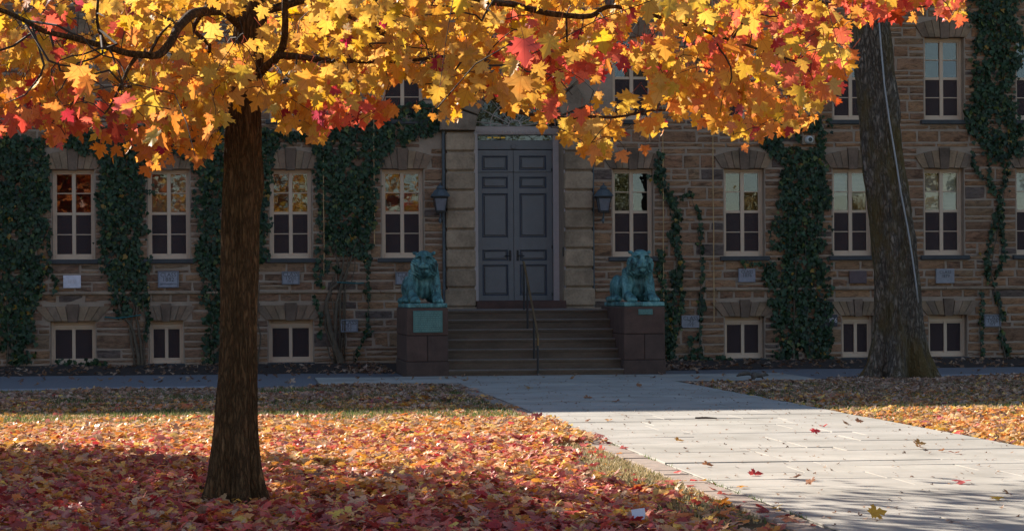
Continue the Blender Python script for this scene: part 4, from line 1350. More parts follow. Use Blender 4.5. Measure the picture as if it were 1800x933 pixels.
# forks above: trunk stays the leader
obj_me('trunk', trunk_mesh('maple_trunk', cl, 128, .046, .010, 7.5, 2.0, .20, 5, .75, bumps=[(RAD(-20), 2.35, .16, .022), (RAD(-150), 2.3, .12, .012)]), M['bark'], maple)

limb_pts = []       # sampled points on limbs, for hanging twigs
def limb(pts, r0, r1, sides=8, name='branch', sub=5):
    # smooth the polyline
    P = [Vector(p) for p in pts]; out = []
    for i in range(len(P) - 1):
        p0 = P[max(i - 1, 0)]; p1 = P[i]; p2 = P[i + 1]; p3 = P[min(i + 2, len(P) - 1)]
        for k in range(sub):
            t_ = k / sub
            out.append(.5 * ((2 * p1) + (p2 - p0) * t_ + (2 * p0 - 5 * p1 + 4 * p2 - p3) * t_ ** 2 + (3 * p1 - p0 - 3 * p2 + p3) * t_ ** 3))
    out.append(P[-1]); n = len(out)
    for i in range(1, n - 1):
        out[i] = out[i] + Vector([mnoise.noise(out[i] * 3 + Vector((k * 9, 0, 0))) * .03 for k in range(3)])
    rr = [r0 + (r1 - r0) * (i / (n - 1)) ** .8 for i in range(n)]
    m = MB(); m.tube(out, rr, sides); m.build(name, M['bark'], maple, smooth=True)
    for i in range(2, n): limb_pts.append((out[i], rr[i]))
    return out
def lim_px(lst, r0, r1, **k): return limb([at(x, yy, Y) for x, yy, Y in lst], r0, r1, **k)
# limbs the photograph shows
lim_px([(436, 60, TY), (390, 22, TY - .3), (345, 28, TY - .7), (316, 46, TY - 1.0), (303, 75, TY - 1.2), (283, 95, TY - 1.3), (255, 97, TY - 1.4), (226, 94, TY - 1.4), (191, 81, TY - 1.5), (134, 65, TY - 1.6), (74, 57, TY - 1.8), (14, 18, TY - 2.0), (-60, 0, TY - 2.2)], .042, .012)
lim_px([(244, 95, TY - 1.4), (228, 120, TY - 1.4), (216, 141, TY - 1.5), (203, 170, TY - 1.5), (184, 200, TY - 1.6)], .018, .006, sides=6)
lim_px([(262, 96, TY - 1.4), (280, 62, TY - 1.5), (300, 44, TY - 1.6)], .013, .006, sides=6)
lim_px([(191, 81, TY - 1.5), (172, 40, TY - 1.6), (170, -30, TY - 1.6)], .013, .009, sides=6)
lim_px([(430, 190, TY), (449, 145, TY - .05), (466, 122, TY - .15), (494, 90, TY - .3), (503, 46, TY - .4), (507, -10, TY - .5), (520, -140, TY - .7), (560, -330, TY - 1.0)], .040, .016)
lim_px([(490, 95, TY - .3), (525, 98, TY - .5), (570, 108, TY - .7), (630, 110, TY - .8), (700, 110, TY - .9), (771, 101, TY - 1.1), (850, 110, TY - 1.3)], .028, .008)
lim_px([(438, 40, TY), (400, -20, TY + .4), (340, 50, TY + .9), (368, 92, TY + 1.0), (300, 130, TY + 1.6), (200, 160, TY + 2.4)], .03, .007)
lim_px([(445, -40, TY), (640, -40, TY - .4), (860, 0, TY - .8), (1020, 30, TY - 1.0), (1083, 12, TY - 1.0), (1250, 60, TY - 1.1), (1400, 110, TY - 1.2)], .036, .007)
lim_px([(443, -20, TY), (560, 0, TY + .8), (760, 110, TY + 1.6), (900, 190, TY + 2.0), (980, 207, TY + 2.1), (1058, 205, TY + 2.1), (1170, 193, TY + 2.1), (1250, 200, TY + 2.2)], .034, .006)
lim_px([(448, -100, TY), (700, -130, TY + .4), (1000, -60, TY + .8), (1300, -20, TY + .9), (1500, 10, TY + .8), (1640, 8, TY + .7)], .036, .006)
# the rest of the crown
rc = random.Random(77)
CRC = Vector((TB.x + 1.0, TY, 0))
for i in range(34):
    a = 2 * math.pi * (i * .381966) + rc.uniform(-.2, .2)
    z0 = 3.6 + 4.6 * (i / 34)
    s = Vector((np.interp(z0, [c.z for c, r in cl], [c.x for c, r in cl]), TY, z0))
    reach = np.interp(i / 34, [0, .4, 1], [5.0, 4.6, 1.8]) * rc.uniform(.8, 1.1)
    rise = np.interp(i / 34, [0, .5, 1], [.5, 1.6, 2.4])
    d = Vector((math.cos(a), math.sin(a), 0))
    pts_ = [s, s + d * reach * .3 + Vector((0, 0, rise * .55)), s + d * reach * .65 + Vector((rc.uniform(-.3, .3), rc.uniform(-.3, .3), rise * .8)), s + d * reach + Vector((0, 0, rise * .5))]
    limb(pts_, .035, .006, sides=6)
LP = np.array([p[:] for p, r in limb_pts])

# leaf sprays
MAP_V = variants(MAPLE, (0, .26), 8, 1.05, True, 8)
lr = np.random.default_rng(42)
def crown_ok(p, margin=0.0):
    px, py = projn(p)
    return (py < bound(px) - margin) , px, py
# candidate spray centres
N = 5200
ang = lr.uniform(0, 2 * np.pi, N); rad = 6.3 * np.sqrt(lr.uniform(.0, 1, N))
zc = 2.2 + 7.6 * lr.power(1.0, N) ** 1.25
# crown envelope: widest at 4.5 m, closing to the top
Rz = np.interp(zc, [2.2, 3.0, 4.5, 6.5, 8.5, 10.2], [5.2, 6.0, 6.3, 5.4, 3.6, 1.2])
Pc = np.stack([CRC.x + rad * np.cos(ang), CRC.y + .3 + rad * np.sin(ang) * 1.08, zc], 1)
ok = rad < Rz
shell = lr.random(N) < np.clip(.30 + .7 * (rad / Rz) ** 2, 0, 1)
ok &= shell
Pc = Pc[ok]
px_, py_ = projn(Pc)
inband = (py_ > -40) & (px_ > -120) & (px_ < 1800)
# thin the upper, unseen crown; leave it airy so that light gets down
keep = np.where(inband, lr.random(len(Pc)) < .52, lr.random(len(Pc)) < .23)
Pc = Pc[keep]
# extra sprays for the low skirt that hangs into the picture
EX = 680
qx = lr.uniform(-90, 1500, EX); 
qb = bound(qx)
qy = qb - 14 - lr.power(.9, EX) * (qb + 10) * 1.0
qY = TY + np.where(lr.random(EX) < .5, lr.normal(-.3, .8, EX), lr.uniform(-1.8, 5.2, EX))
EXP_ = np.array([at(a, b, c)[:] for a, b, c in zip(qx, qy, qY)])
# edge fringe of red leaves at upper right
EX2 = 46
qx = lr.uniform(1490, 1700, EX2); qy = bound(qx) - 8 - lr.uniform(0, 70, EX2); qY = TY + lr.uniform(-.6, 1.6, EX2)
EXP2 = np.array([at(a, b, c)[:] for a, b, c in zip(qx, qy, qY)])
BK = np.stack([lr.normal(-.2, 1.3, 75), lr.normal(-24.6, .7, 75), lr.uniform(4.25, 5.6, 75)], 1)     # unseen sprays added on the crown's far side to shade the path
Pc = np.vstack([Pc, EXP_, EXP2, BK])
px_, py_ = projn(Pc)
gapn = np.array([mnoise.noise(Vector((a * .011, b * .014, 3.3))) for a, b in zip(px_, py_)])
GAPS = [(712, 165, 34, 30), (1012, 172, 26, 34), (1112, 150, 34, 28), (885, 215, 40, 16)]
okc = py_ < bound(px_) - 6
okc &= ~((Pc[:, 1] < TY - 1.9) & (py_ > -60) & (lr.random(len(Pc)) < .86))
for gx, gy, gw, gh in GAPS:
    okc &= ~((((px_ - gx) / gw) ** 2 + ((py_ - gy) / gh) ** 2) < 1.6)
Pc = Pc[okc]
# twigs from the nearest limb point to each spray
tw = MB()
d0 = np.array([((LP - p) ** 2).sum(1).min() for p in Pc])
nodes = np.vstack([LP, np.zeros((len(Pc), 3))]); nn = len(LP)
for k in np.argsort(d0):
    p = Pc[k]
    d2 = ((nodes[:nn] - p) ** 2).sum(1)
    j = int(np.argmin(d2)); a = Vector(nodes[j]); b = Vector(p)
    nodes[nn] = p; nn += 1
    Ln = (a - b).length
    if Ln > 1.3 or Ln < .02: continue
    mid = a.lerp(b, .5) + Vector((lr.normal(0, .10), lr.normal(0, .10), .10 + lr.normal(0, .10))) * Ln
    th_ = .0055 if j < len(LP) else .004
    tw.tube([a, a.lerp(mid, .5) + Vector((lr.normal(0, .03), lr.normal(0, .03), .05)) * Ln, mid, b.lerp(mid, .4) + Vector((0, 0, .04)) * Ln, b], [th_, th_ * .9, th_ * .75, th_ * .6, .002], 4, cap=False)
rt = random.Random(12)
for k in range(40):
    if k < 20: x, yy, Y = rt.uniform(20, 340), rt.uniform(40, 150), TY - 1.5 - rt.random() * .9
    else: x, yy, Y = rt.uniform(480, 1450), rt.uniform(0, 120), TY - .6 - rt.random() * 1.2
    j = int(np.argmin(((LP - np.array(at(x, yy, Y))) ** 2).sum(1))); pts_ = [Vector(LP[j])]
    ang_ = rt.uniform(-.3, math.pi + .3); q = Vector(at(x, yy, Y))
    if (q - pts_[0]).length > .45: continue
    pts_.append(q)
    for st_ in range(rt.randint(4, 8)):
        ang_ += rt.gauss(0, .45); L_ = rt.uniform(.06, .11)
        q = q + Vector((math.cos(ang_) * L_, rt.gauss(0, .03), -math.sin(ang_) * L_ * .75))
        pxx, pyy = proj(q)
        if pyy > bound(pxx) - 8: break
        pts_.append(q)
    if len(pts_) > 3: tw.tube(pts_, [.0085 * (1 - .75 * i / len(pts_)) for i in range(len(pts_))], 5, cap=False)
tag(tw.build('twigs', M['twig'], maple), kind='stuff')
# leaves of every spray
nl = lr.integers(9, 17, len(Pc)); idx = np.repeat(np.arange(len(Pc)), nl); n = len(idx)
P = Pc[idx] + np.stack([lr.normal(0, .16, n), lr.normal(0, .16, n), lr.normal(-.02, .10, n)], 1)
sp = lr.normal(0, 1, (len(Pc), 3))[idx]
Yd = np.stack([lr.normal(0, .45, n) + .15 * sp[:, 0], lr.normal(0, .40, n), -np.abs(lr.normal(1.0, .35, n))], 1)
Nd = np.stack([lr.normal(0, .45, n) + .3 * sp[:, 1], -1.0 + lr.normal(0, .5, n), lr.normal(.45, .45, n)], 1)
sc = np.clip(lr.normal(.098, .029, n), .04, .16)
tip = P + Yd / np.linalg.norm(Yd, axis=1, keepdims=True) * sc[:, None]
tx, ty = projn(tip); ox, oy = projn(P)
gap_l = np.array([mnoise.noise(Vector((a * .022, b * .030, 3.3))) for a, b in zip(ox, oy)])
edge_d = (bound(ox) - oy)
spr_r = lr.random(len(Pc))[idx]
ok = (ty < bound(tx) + 9) & (oy < bound(ox) + 2)
ok &= ~((edge_d < 62) & (spr_r < np.interp(edge_d, [0, 25, 62], [.62, .50, .0])))
ok &= ~((edge_d < 40) & (lr.random(n) < .22))
ok &= ~((gap_l < -.24) & (lr.random(n) < .85))
for gx, gy, gw, gh in GAPS:
    mxx, mxy = (tx + ox) / 2, (ty + oy) / 2
    ok &= ~((((mxx - gx) / gw) ** 2 + ((mxy - gy) / gh) ** 2) < 1.0)
CORR = [([(436, 60), (345, 28), (304, 58), (300, 81), (283, 95), (255, 97), (226, 94), (191, 81), (134, 65), (74, 57), (14, 18)], 15, TY + .2), ([(505, 0), (503, 46), (495, 88), (464, 124), (449, 141)], 15, TY + .2), ([(436, 20), (470, 40)], 14, TY + .3),
        ([(495, 95), (570, 108)], 13, TY), ([(980, 207), (1058, 205), (1170, 193)], 9, TY + 2.2), ([(228, 110), (203, 170), (184, 198)], 8, TY - .5), ([(1016, 30), (1083, 12)], 10, TY), ([(340, 53), (368, 92)], 12, TY + 1.1)]
mxx, mxy = (tx + ox) / 2, (ty + oy) / 2
for pl_, wd, yl in CORR:
    for (xa, ya), (xb, yb) in zip(pl_[:-1], pl_[1:]):
        f = np.clip(((mxx - xa) * (xb - xa) + (mxy - ya) * (yb - ya)) / ((xb - xa) ** 2 + (yb - ya) ** 2), 0, 1)
        dd = np.hypot(mxx - xa - f * (xb - xa), mxy - ya - f * (yb - ya))
        ok &= ~((dd < wd + 6) & (P[:, 1] < yl) & (lr.random(n) < .93))
P, Yd, Nd, sc, ox, oy = P[ok], Yd[ok], Nd[ok], sc[ok], ox[ok], oy[ok]; sprayid = idx[ok]; n = len(P)
print('maple leaves', n, 'sprays', len(Pc))
# colours
GOLD, AMBER, ORNG, RED, CRIM, PINK = [np.array(c) for c in ((.74, .455, .065), (.75, .395, .055), (.76, .28, .05), (.78, .14, .08), (.45, .04, .045), (.76, .19, .10))]
REDC = [(50, 215, 55), (150, 190, 55), (200, 215, 40), (600, 215, 55), (650, 215, 45), (1000, 120, 60), (970, 175, 35), (1085, 90, 60), (1430, 110, 55), (1400, 40, 60), (1560, 10, 90), (1660, 20, 60), (1245, 70, 35), (1485, 170, 40), (100, 40, 40), (1300, 40, 40), (930, 80, 50)]
redw = np.zeros(n)
for a, b, r in REDC: redw = np.maximum(redw, np.exp(-((ox - a) ** 2 + (oy - b) ** 2) / (r * r * .75)))
orw = np.clip(np.interp(ox, [0, 330, 480, 950, 1200, 1500], [.75, .55, .12, .18, .42, .8]) * np.interp(oy, [0, 120, 220, 300], [.55, .8, 1.1, 1.2]), 0, 1)
spn = lr.random(len(Pc))[sprayid]
u = .6 * spn + .4 * lr.random(n); u2 = lr.random(n)
C = np.where((u < .45)[:, None], GOLD, AMBER)
C = np.where((u > 1 - orw * .85)[:, None], ORNG, C)
isred = u2 < redw * .8
C = np.where(isred[:, None], np.where((lr.random(n) < .72)[:, None], RED, np.where((lr.random(n) < .5)[:, None], PINK, CRIM)), C)
C = np.where(((u2 > .985))[:, None], CRIM, C)
C = C * lr.uniform(.82, 1.08, n)[:, None] + lr.normal(0, .02, (n, 3)); C = np.clip(C, .01, .85)
Rm = rot_from_axes(Yd, Nd)
PET = (.30, .07, .04)
dist = P[:, 1] - CAM.y
infr = (ox > 0) & (ox < 1800) & (oy > 0) & (oy < 400)
rank = np.argsort(np.where(infr, -sc / dist, 0))
sel = rank[:300]; rest_i = rank[300:]
V, F, Cc, L = leaf_arrays(MAP_V, P[rest_i], Rm[rest_i], sc[rest_i], C[rest_i], 5, PET)
crown = obj_me('crown', mesh_np('maple_crown', V, F, Cc, L), M['leaf'], maple); tag(crown, kind='stuff')
for i in sel:
    V, F, Cc, L = leaf_arrays([MAP_V[i % 8]], P[i:i + 1], Rm[i:i + 1], sc[i:i + 1], C[i:i + 1], 1, PET)
    obj_me('leaf', mesh_np('leaf', V, F, Cc, L), M['leaf'], maple)

# ---------------- old tree by the walk
OB = grd(1580, 665); OY = OB.y
old = empty('old_tree', (OB.x, OB.y, 0), 'huge old furrowed tree trunk leaning left beside the walk', 'tree')
opm = FPX / (OY - CAM.y)
ocl = [(Vector((OB.x, OY, -.1)), .47)]
for px, py, w in ((1580, 640, 96), (1579, 580, 88), (1577, 500, 84), (1570, 420, 80), (1560, 340, 78), (1550, 260, 76), (1543, 180, 75), (1534, 100, 74), (1527, 40, 75), (1520, -40, 80), (1512, -160, 90)):
    ocl.append((at(px, py, OY), w * .95 / 2 / opm))
top = ocl[-1][0]
ocl += [(top + Vector((-.1, 0, .8)), .34), (top + Vector((-.3, .1, 3.0)), .24), (top + Vector((-.4, .2, 6.0)), .10)]
obj_me('trunk', trunk_mesh('old_trunk', ocl, 150, .075, .032, 9.0, 9.0, .20, 7, .9), M['oldbark'], old)
ro = random.Random(3); otips = []
for i in range(9):
    a = i * 2.4; s = ocl[-3 + (i % 2)][0] + Vector((0, 0, ro.uniform(-.3, 1.2))); d = Vector((math.cos(a), math.sin(a), 0)); R_ = ro.uniform(3, 5.5)
    m = MB(); pp = [s, s + d * R_ * .35 + Vector((0, 0, 1.6)), s + d * R_ * .7 + Vector((0, 0, 3.0)), s + d * R_ + Vector((0, 0, 4.2))]
    m.tube(pp, [.17, .12, .07, .03], 7); m.build('branch', M['oldbark'], old, smooth=True); otips += pp[1:]
n = 1600
cc = np.array([t_[:] for t_ in otips]); pk = lr.integers(0, len(cc), n)
Pq = cc[pk] + lr.normal(0, .8, (n, 3)); Pq[:, 2] = np.maximum(Pq[:, 2], 8.2)
LO_V = variants(MAPLE_LO, (0, .26), 5, .8, False, 12)
Cq = np.array((.45, .28, .05)) * lr.uniform(.5, 1.2, (n, 1))
V, F, Cc, L = leaf_arrays(LO_V, Pq, rot_from_axes(lr.normal(0, 1, (n, 3)), lr.normal(0, 1, (n, 3))), lr.uniform(.14, .24, n), Cq)
tag(obj_me('crown', mesh_np('old_crown', V, F, Cc, L), M['leaf'], old), kind='stuff')
# grounding cable running down the old trunk
cp = []
for px, py in ((1537, -60), (1540, 20), (1545, 80), (1551, 150), (1560, 215), (1571, 280), (1580, 340), (1592, 400), (1600, 450), (1607, 500), (1611, 532)):
    q = at(px, py, OY - .30)
    c = Vector((np.interp(q.z, [a.z for a, r in ocl], [a.x for a, r in ocl]), OY, q.z)); r = np.interp(q.z, [a.z for a, r in ocl], [r for a, r in ocl]) + .035
    dx = max(-r * .97, min(r * .97, q.x - c.x)); cp.append((c.x + dx, OY - math.sqrt(max(r * r - dx * dx, 0.0)) - .02, q.z))
m = MB(); m.tube(cp, .015, 6); tag(m.build('tree_cable', M['steel'], None, smooth=True), 'grey cable running down the old leaning tree trunk', 'cable')

# ---------------- trees behind the viewer, mirrored in the panes; several added to hide the bright horizon
def far_tree(x, yy, h, rad_, col, label, seed, nleaf=2600, lean=0):
    r = np.random.default_rng(seed)
    tr = empty('lawn_tree', (x, yy, 0), label, 'tree', 'trees across the lawn mirrored in the panes')
    m = MB(); m.tube([(x, yy, -.05), (x, yy, h * .2), (x + lean, yy, h * .55), (x + lean, yy, h * .95)], [.34, .28, .16, .03], 10); m.build('trunk', M['bark'], tr, smooth=True)
    m = MB(); rr = random.Random(seed)
    for i in range(14):
        a = i * 2.4; z = h * (.3 + .5 * i / 14); R_ = rad_ * rr.uniform(.6, .95) * (1 - .4 * i / 14)
        m.tube([(x, yy, z), (x + R_ * .5 * math.cos(a), yy + R_ * .5 * math.sin(a), z + R_ * .25), (x + R_ * math.cos(a), yy + R_ * math.sin(a), z + R_ * .42)], [.10, .06, .015], 5)
    m.build('branches', M['bark'], tr)
    ncl = 70; cc = r.normal(0, 1, (ncl, 3)); cc /= np.linalg.norm(cc, axis=1, keepdims=True); cc *= r.uniform(.35, 1, (ncl, 1)) ** .5
    cc = cc * (rad_, rad_, h * .36) + (x, yy, h * .63)
    pk = r.integers(0, ncl, nleaf); Pq = cc[pk] + r.normal(0, .55, (nleaf, 3))
    Cq = np.array(col) * r.uniform(.6, 1.25, (ncl, 1))[pk] * r.uniform(.8, 1.2, (nleaf, 1))
    V, F, Cc, L = leaf_arrays(LO_V, Pq, rot_from_axes(r.normal(0, 1, (nleaf, 3)), r.normal(0, 1, (nleaf, 3))), r.uniform(.22, .42, nleaf), Cq, seed)
    tag(obj_me('crown', mesh_np('far_crown', V, F, Cc, L), M['leaf'], tr), kind='stuff')
far_tree(-13, -78, 14, 5.5, (.32, .34, .04), 'yellow green tree across the lawn mirrored in the leftmost panes', 61)
far_tree(-2, -92, 15, 6, (.55, .20, .04), 'rust orange tree across the lawn behind the viewer', 62)
far_tree(12, -84, 11, 5, (.50, .10, .05), 'red tree across the lawn mirrored beside the door', 63)
far_tree(-6.8, -22.8, 7.0, 3.1, (.62, .20, .05), 'orange maple standing left of the slender maple, beyond the frame', 70, 3000)
far_tree(17.5, -90, 18, 5.6, (.16, .19, .05), 'tall dark green tree across the lawn mirrored above the door', 71)
far_tree(-24, -86, 13, 6, (.16, .20, .05), 'dark green tree added across the lawn to hide the horizon, leftmost of its row', 66)
far_tree(24, -92, 13, 5.5, (.20, .20, .05), 'olive tree added behind the viewer to hide the horizon, right of the red one', 67)
far_tree(34, -88, 7.5, 4.2, (.30, .22, .06), 'low tan tree added across the lawn to hide the mirrored horizon at right', 64, 1500)
far_tree(44, -94, 8.0, 4.6, (.40, .30, .06), 'low yellow tree added across the lawn to hide the mirrored horizon at right', 68, 1500)
far_tree(56, -90, 12, 5.5, (.18, .19, .06), 'olive tree added across the lawn to hide the horizon in the rightmost panes', 65, 2000)

# ================================================================== FALLEN LEAVES AND GRASS
LIT_V = variants(MAPLE, (0, .26), 5, 1.2, False, 15, .22) + variants(MAPLE, (0, .26), 5, 2.6, False, 25, .34)
LIT_LO = variants(MAPLE_LO, (0, .26), 5, 1.3, False, 16, .22) + variants(MAPLE_LO, (0, .26), 5, 2.6, False, 26, .34)
def litter_density(x, yy):
    """0..1 cover"""
    if PX0 - .02 < x < PX1 and yy < -9.3: return 0.0
    e = edge_y(x)
    if yy > e - .55: return 0.0
    if 1.2 < x < 10.3 and yy > -9.9: return 0.0
    d = 1.0
    px, py = proj((x, yy, 0))
    if x < PX0:
        gap = PX0 - x
        edge = .15 + .55 * (mnoise.noise(Vector((yy * .8, 3, 0))) + .3)
        bare = math.exp(-(((px - 1140) / 95) ** 2 + ((py - 822) / 30) ** 2))        # worn dry strip beside the path
        d *= 1 - .97 * bare
        if yy > -24 and gap < .25: d *= .7
        if yy < -24 and gap < .45 + edge: d *= .22 if gap > .28 else .10
        band = math.exp(-((yy + 19.2) / 1.1) ** 2)
        d *= 1 - .62 * band * min(1, max(0, .6 + 1.3 * mnoise.noise(Vector((x * .6, yy * .9, 2)))))
        if yy > -18.6: d *= min(1.0, max(.06, .50 + 1.2 * mnoise.noise(Vector((x * .7, yy * 1.1, 8)))))
    else:
        d *= .80 + .4 * mnoise.noise(Vector((x * .6, yy * .6, 4)))
        if x - PX1 < .3: d *= .7
        if yy > -17: d *= .7
        band = math.exp(-((yy + 18.0) / 1.2) ** 2); d *= 1 - .35 * band
    return max(0, d)
def in_view(x, yy, m=130):
    px, py = proj((x, yy, 0)); return -m < px < 1800 + m and py < 1010
lit = random.Random(9); pos = []; far = []
for _ in range(250000):
    yy = lit.uniform(-32.2, -7.0); D = yy + 44
    x = lit.uniform(-6.5, 21)
    if not in_view(x, yy): continue
    dens = litter_density(x, yy)
    if lit.random() > dens: continue
    if (x - TB.x) ** 2 + (yy - TY) ** 2 < .15 ** 2: continue
    if (x - OB.x) ** 2 + (yy - OY) ** 2 < .62 ** 2: continue
    # fewer leaves needed per square metre far away, more near the trunk
    pos.append((x, yy, dens))
pos = np.array(pos); n = len(pos)
print('litter', n)
lg = np.random.default_rng(31)
zz = .010 + lg.power(1.2, n) * .065 * pos[:, 2]
pl = np.array([.05 * max(0, mnoise.noise(Vector((a * .9, b * .9, 0))) + .2) for a, b, _ in pos]); zz += pl * lg.uniform(.4, 1, n)
P = np.stack([pos[:, 0], pos[:, 1], zz], 1)
th = lg.uniform(0, 2 * np.pi, n)
Yd = np.stack([np.cos(th), np.sin(th), lg.normal(0, .15, n)], 1)
up = np.where(lg.random(n) < .5, 1.0, -1.0)
Nd = np.stack([lg.normal(0, .30, n), lg.normal(0, .30, n), up], 1)
sc = np.clip(lg.normal(.074, .024, n), .03, .14)
P -= Yd * sc[:, None] * .35
P[:, 2] = np.maximum(P[:, 2], .015)
# colour by how long the leaves have lain there: fresh red and gold under the maple, brown near the building
dm = pos[:, 1] + 44
cn = np.array([mnoise.noise(Vector((a * .5, b * .35, 11))) for a, b, _ in pos])
fresh = np.clip(np.interp(dm, [12, 22, 27, 31], [1, 1, .62, .10]) + .15 * cn, 0, 1)
redz = np.clip(np.interp(dm, [12, 16, 19, 23, 28], [.64, .47, .27, .15, .05]) + .35 * cn, .03, .9)
redz = np.where(pos[:, 0] > PX1, redz * .4, redz)
u = lg.random(n); u2 = lg.random(n); C = np.zeros((n, 3))
reds = np.array([(.42, .035, .045), (.52, .07, .06), (.36, .10, .10), (.55, .15, .12), (.30, .05, .05)]); yel = np.array([(.66, .34, .05), (.62, .25, .04), (.70, .43, .09), (.60, .20, .05), (.60, .40, .20), (.56, .38, .24)])
brn = np.array([(.33, .20, .13), (.25, .145, .095), (.42, .28, .19), (.36, .20, .11), (.46, .34, .25), (.21, .125, .09)])
C = np.where((u2 < fresh)[:, None], np.where((u < redz)[:, None], reds[lg.integers(0, 5, n)], yel[lg.integers(0, 6, n)]), brn[lg.integers(0, 6, n)])
C *= lg.uniform(.95, 1.55, (n, 1)); pale = lg.random((n, 1)) ** 2 * .34; C = C * (1 - pale) + pale * np.array((.80, .58, .46)); C = np.clip(C, 0, .85)
Rm = rot_from_axes(Yd, Nd)
near = dm < 20.5
for msk, vv in ((near, LIT_V), (~near, LIT_LO)):
    pass
A = [leaf_arrays(vv, P[mk], Rm[mk], sc[mk], C[mk], 7) for mk, vv in ((near, LIT_V), (~near, LIT_LO))]
off = len(A[0][0])
me = mesh_np('leaf_litter', np.vstack([A[0][0], A[1][0]]), np.vstack([A[0][1], A[1][1] + off]), np.vstack([A[0][2], A[1][2]]), np.vstack([A[0][3], A[1][3]]))
tag(obj_me('leaf_litter', me, M['litter']), 'thick carpet of fallen red, orange and brown maple leaves on the lawn', 'fallen leaves', kind='stuff')
# dry leaves and scraps in the planting bed and on the walk
n = 1500
X = lg.uniform(-7, 20, n); Yy = -.25 - 3.4 * lg.random(n); kk = lg.random(n) < .16; Yy = np.where(kk, lg.uniform(-8.5, -3.6, n), Yy)
pile = lg.random(n) < .18; X = np.where(pile, np.where(lg.random(n) < .5, lg.normal(pcl - .85, .35, n), lg.normal(pcr + 1.1, .6, n)), X); Yy = np.where(pile, lg.uniform(-4.2, -2.2, n), Yy)
okm = ~((X > pcl - .5) & (X < pcr + .5) & (Yy > -6.4))
X, Yy = X[okm], Yy[okm]; n = len(X)
Zb = np.where(Yy > -1.8, .095, np.interp(Yy, [-3.7, -1.8], [.03, .09])); Zb = np.where(Yy < -3.7, .05, Zb)
P = np.stack([X, Yy, Zb + .02 * lg.random(n)], 1); th = lg.uniform(0, 6.28, n)
Yd = np.stack([np.cos(th), np.sin(th), lg.normal(0, .3, n)], 1); Nd = np.stack([lg.normal(0, .4, n), lg.normal(0, .4, n), np.ones(n)], 1)
C = brn[lg.integers(0, 6, n)] * lg.uniform(.6, 1.3, (n, 1))
V, F, Cc, L = leaf_arrays(LIT_LO, P, rot_from_axes(Yd, Nd), lg.uniform(.06, .12, n), C, 9)
tag(obj_me('bed_leaves', mesh_np('bed_leaves', V, F, Cc, L), M['litter']), 'scattered dry brown leaves in the planting bed along the wall', 'fallen leaves', kind='stuff')
# crumbs and leaf fragments on the paving
n = 900
X = lg.uniform(PX0, PX1, n); Yy = lg.uniform(-31.5, -7.0, n); P = np.stack([X, Yy, np.full(n, .043)], 1); th = lg.uniform(0, 6.28, n)
Yd = np.stack([np.cos(th), np.sin(th), np.zeros(n)], 1); Nd = np.stack([lg.normal(0, .3, n), lg.normal(0, .3, n), np.ones(n)], 1)
V, F, Cc, L = leaf_arrays(LIT_LO, P, rot_from_axes(Yd, Nd), lg.uniform(.008, .035, n), brn[lg.integers(0, 6, n)] * lg.uniform(.6, 1.2, (n, 1)), 10)
tag(obj_me('leaf_crumbs', mesh_np('leaf_crumbs', V, F, Cc, L), M['litter']), 'tiny crumbs of dry leaf strewn over the paved path', 'leaf crumbs', kind='stuff')

# single leaves lying on the path
PATH_LEAVES = [(1541, 910, .15, (.66, .38, .04), 'golden maple leaf lying on the shaded path at the bottom of the photo', 1.0),
 (1752, 876, .13, (.68, .42, .04), 'upright golden leaf on the sunlit path near the right edge', 1.0),
 (1772, 869, .09, (.30, .16, .08), 'small brown curled leaf just behind the upright golden leaf', .6),
 (1327, 833, .15, (.50, .05, .05), 'large red leaf flat on the path near its left edge', .4),
 (1424, 850, .11, (.30, .13, .06), 'dark brown folded leaf standing in the middle of the path', 1.0),
 (1690, 848, .16, (.45, .10, .10), 'long pinkish leaf flat on the path at right', .3),
 (1432, 762, .14, (.55, .04, .05), 'bright red leaf on the far path, nearer the viewer of two', .6),
 (1447, 748, .12, (.52, .05, .05), 'bright red leaf on the far path, farther of two', .5),
 (1616, 787, .15, (.40, .20, .06), 'brown leaf on the path below the right leaf bank', .5),
 (1617, 780, .14, (.42, .24, .07), 'tan leaf just behind the brown leaf below the right leaf bank', .5),
 (1397, 839, .13, (.32, .15, .08), 'dull brown leaf cluster left of the folded brown leaf', .3),
 (1305, 855, .10, (.62, .30, .05), 'small orange leaf by the left kerb of the path', .4),
 (1243, 818, .12, (.42, .18, .07), 'reddish brown leaf beside the slab joint at left', .4),
 (1236, 843, .07, (.55, .30, .05), 'little yellow scrap leaf on the left kerb strip', .3),
 (1487, 745, .12, (.34, .17, .07), 'brown leaf near the tip of the right leaf bank', .6),
 (1510, 742, .12, (.36, .15, .06), 'dark brown leaf touching the right leaf bank', .6),
 (1033, 740, .09, (.30, .12, .05), 'dark leaf on the sunlit far end of the path', .6),
 (1070, 738, .11, (.62, .28, .04), 'orange leaf on the sunlit far end of the path', .5),
 (1033, 699, .16, (.33, .17, .08), 'brown leaf lying flat in the shaded far path', .4),
 (1082, 706, .15, (.30, .13, .06), 'curled brown leaf in the shaded far path', .7),
 (930, 682, .16, (.36, .22, .09), 'pale brown leaf on the shaded path near the left lawn', .3),
 (1123, 680, .12, (.33, .15, .06), 'small brown leaf upright on the shaded path near the steps', .8),
 (1225, 665, .14, (.34, .15, .06), 'brown leaf on the walk right of the right pedestal', .7),
 (1678, 795, .12, (.40, .13, .07), 'russet leaf at the nearest tip of the right leaf bank', .5),
 (1193, 774, .12, (.62, .32, .05), 'orange leaf in the middle of the sunlit path', .4),
 (1655, 791, .08, (.34, .16, .07), 'tiny brown leaf below the right leaf bank', .6),
 (1385, 918, .17, (.55, .22, .12), 'pinkish leaf on the shaded kerb strip at bottom', .3)]
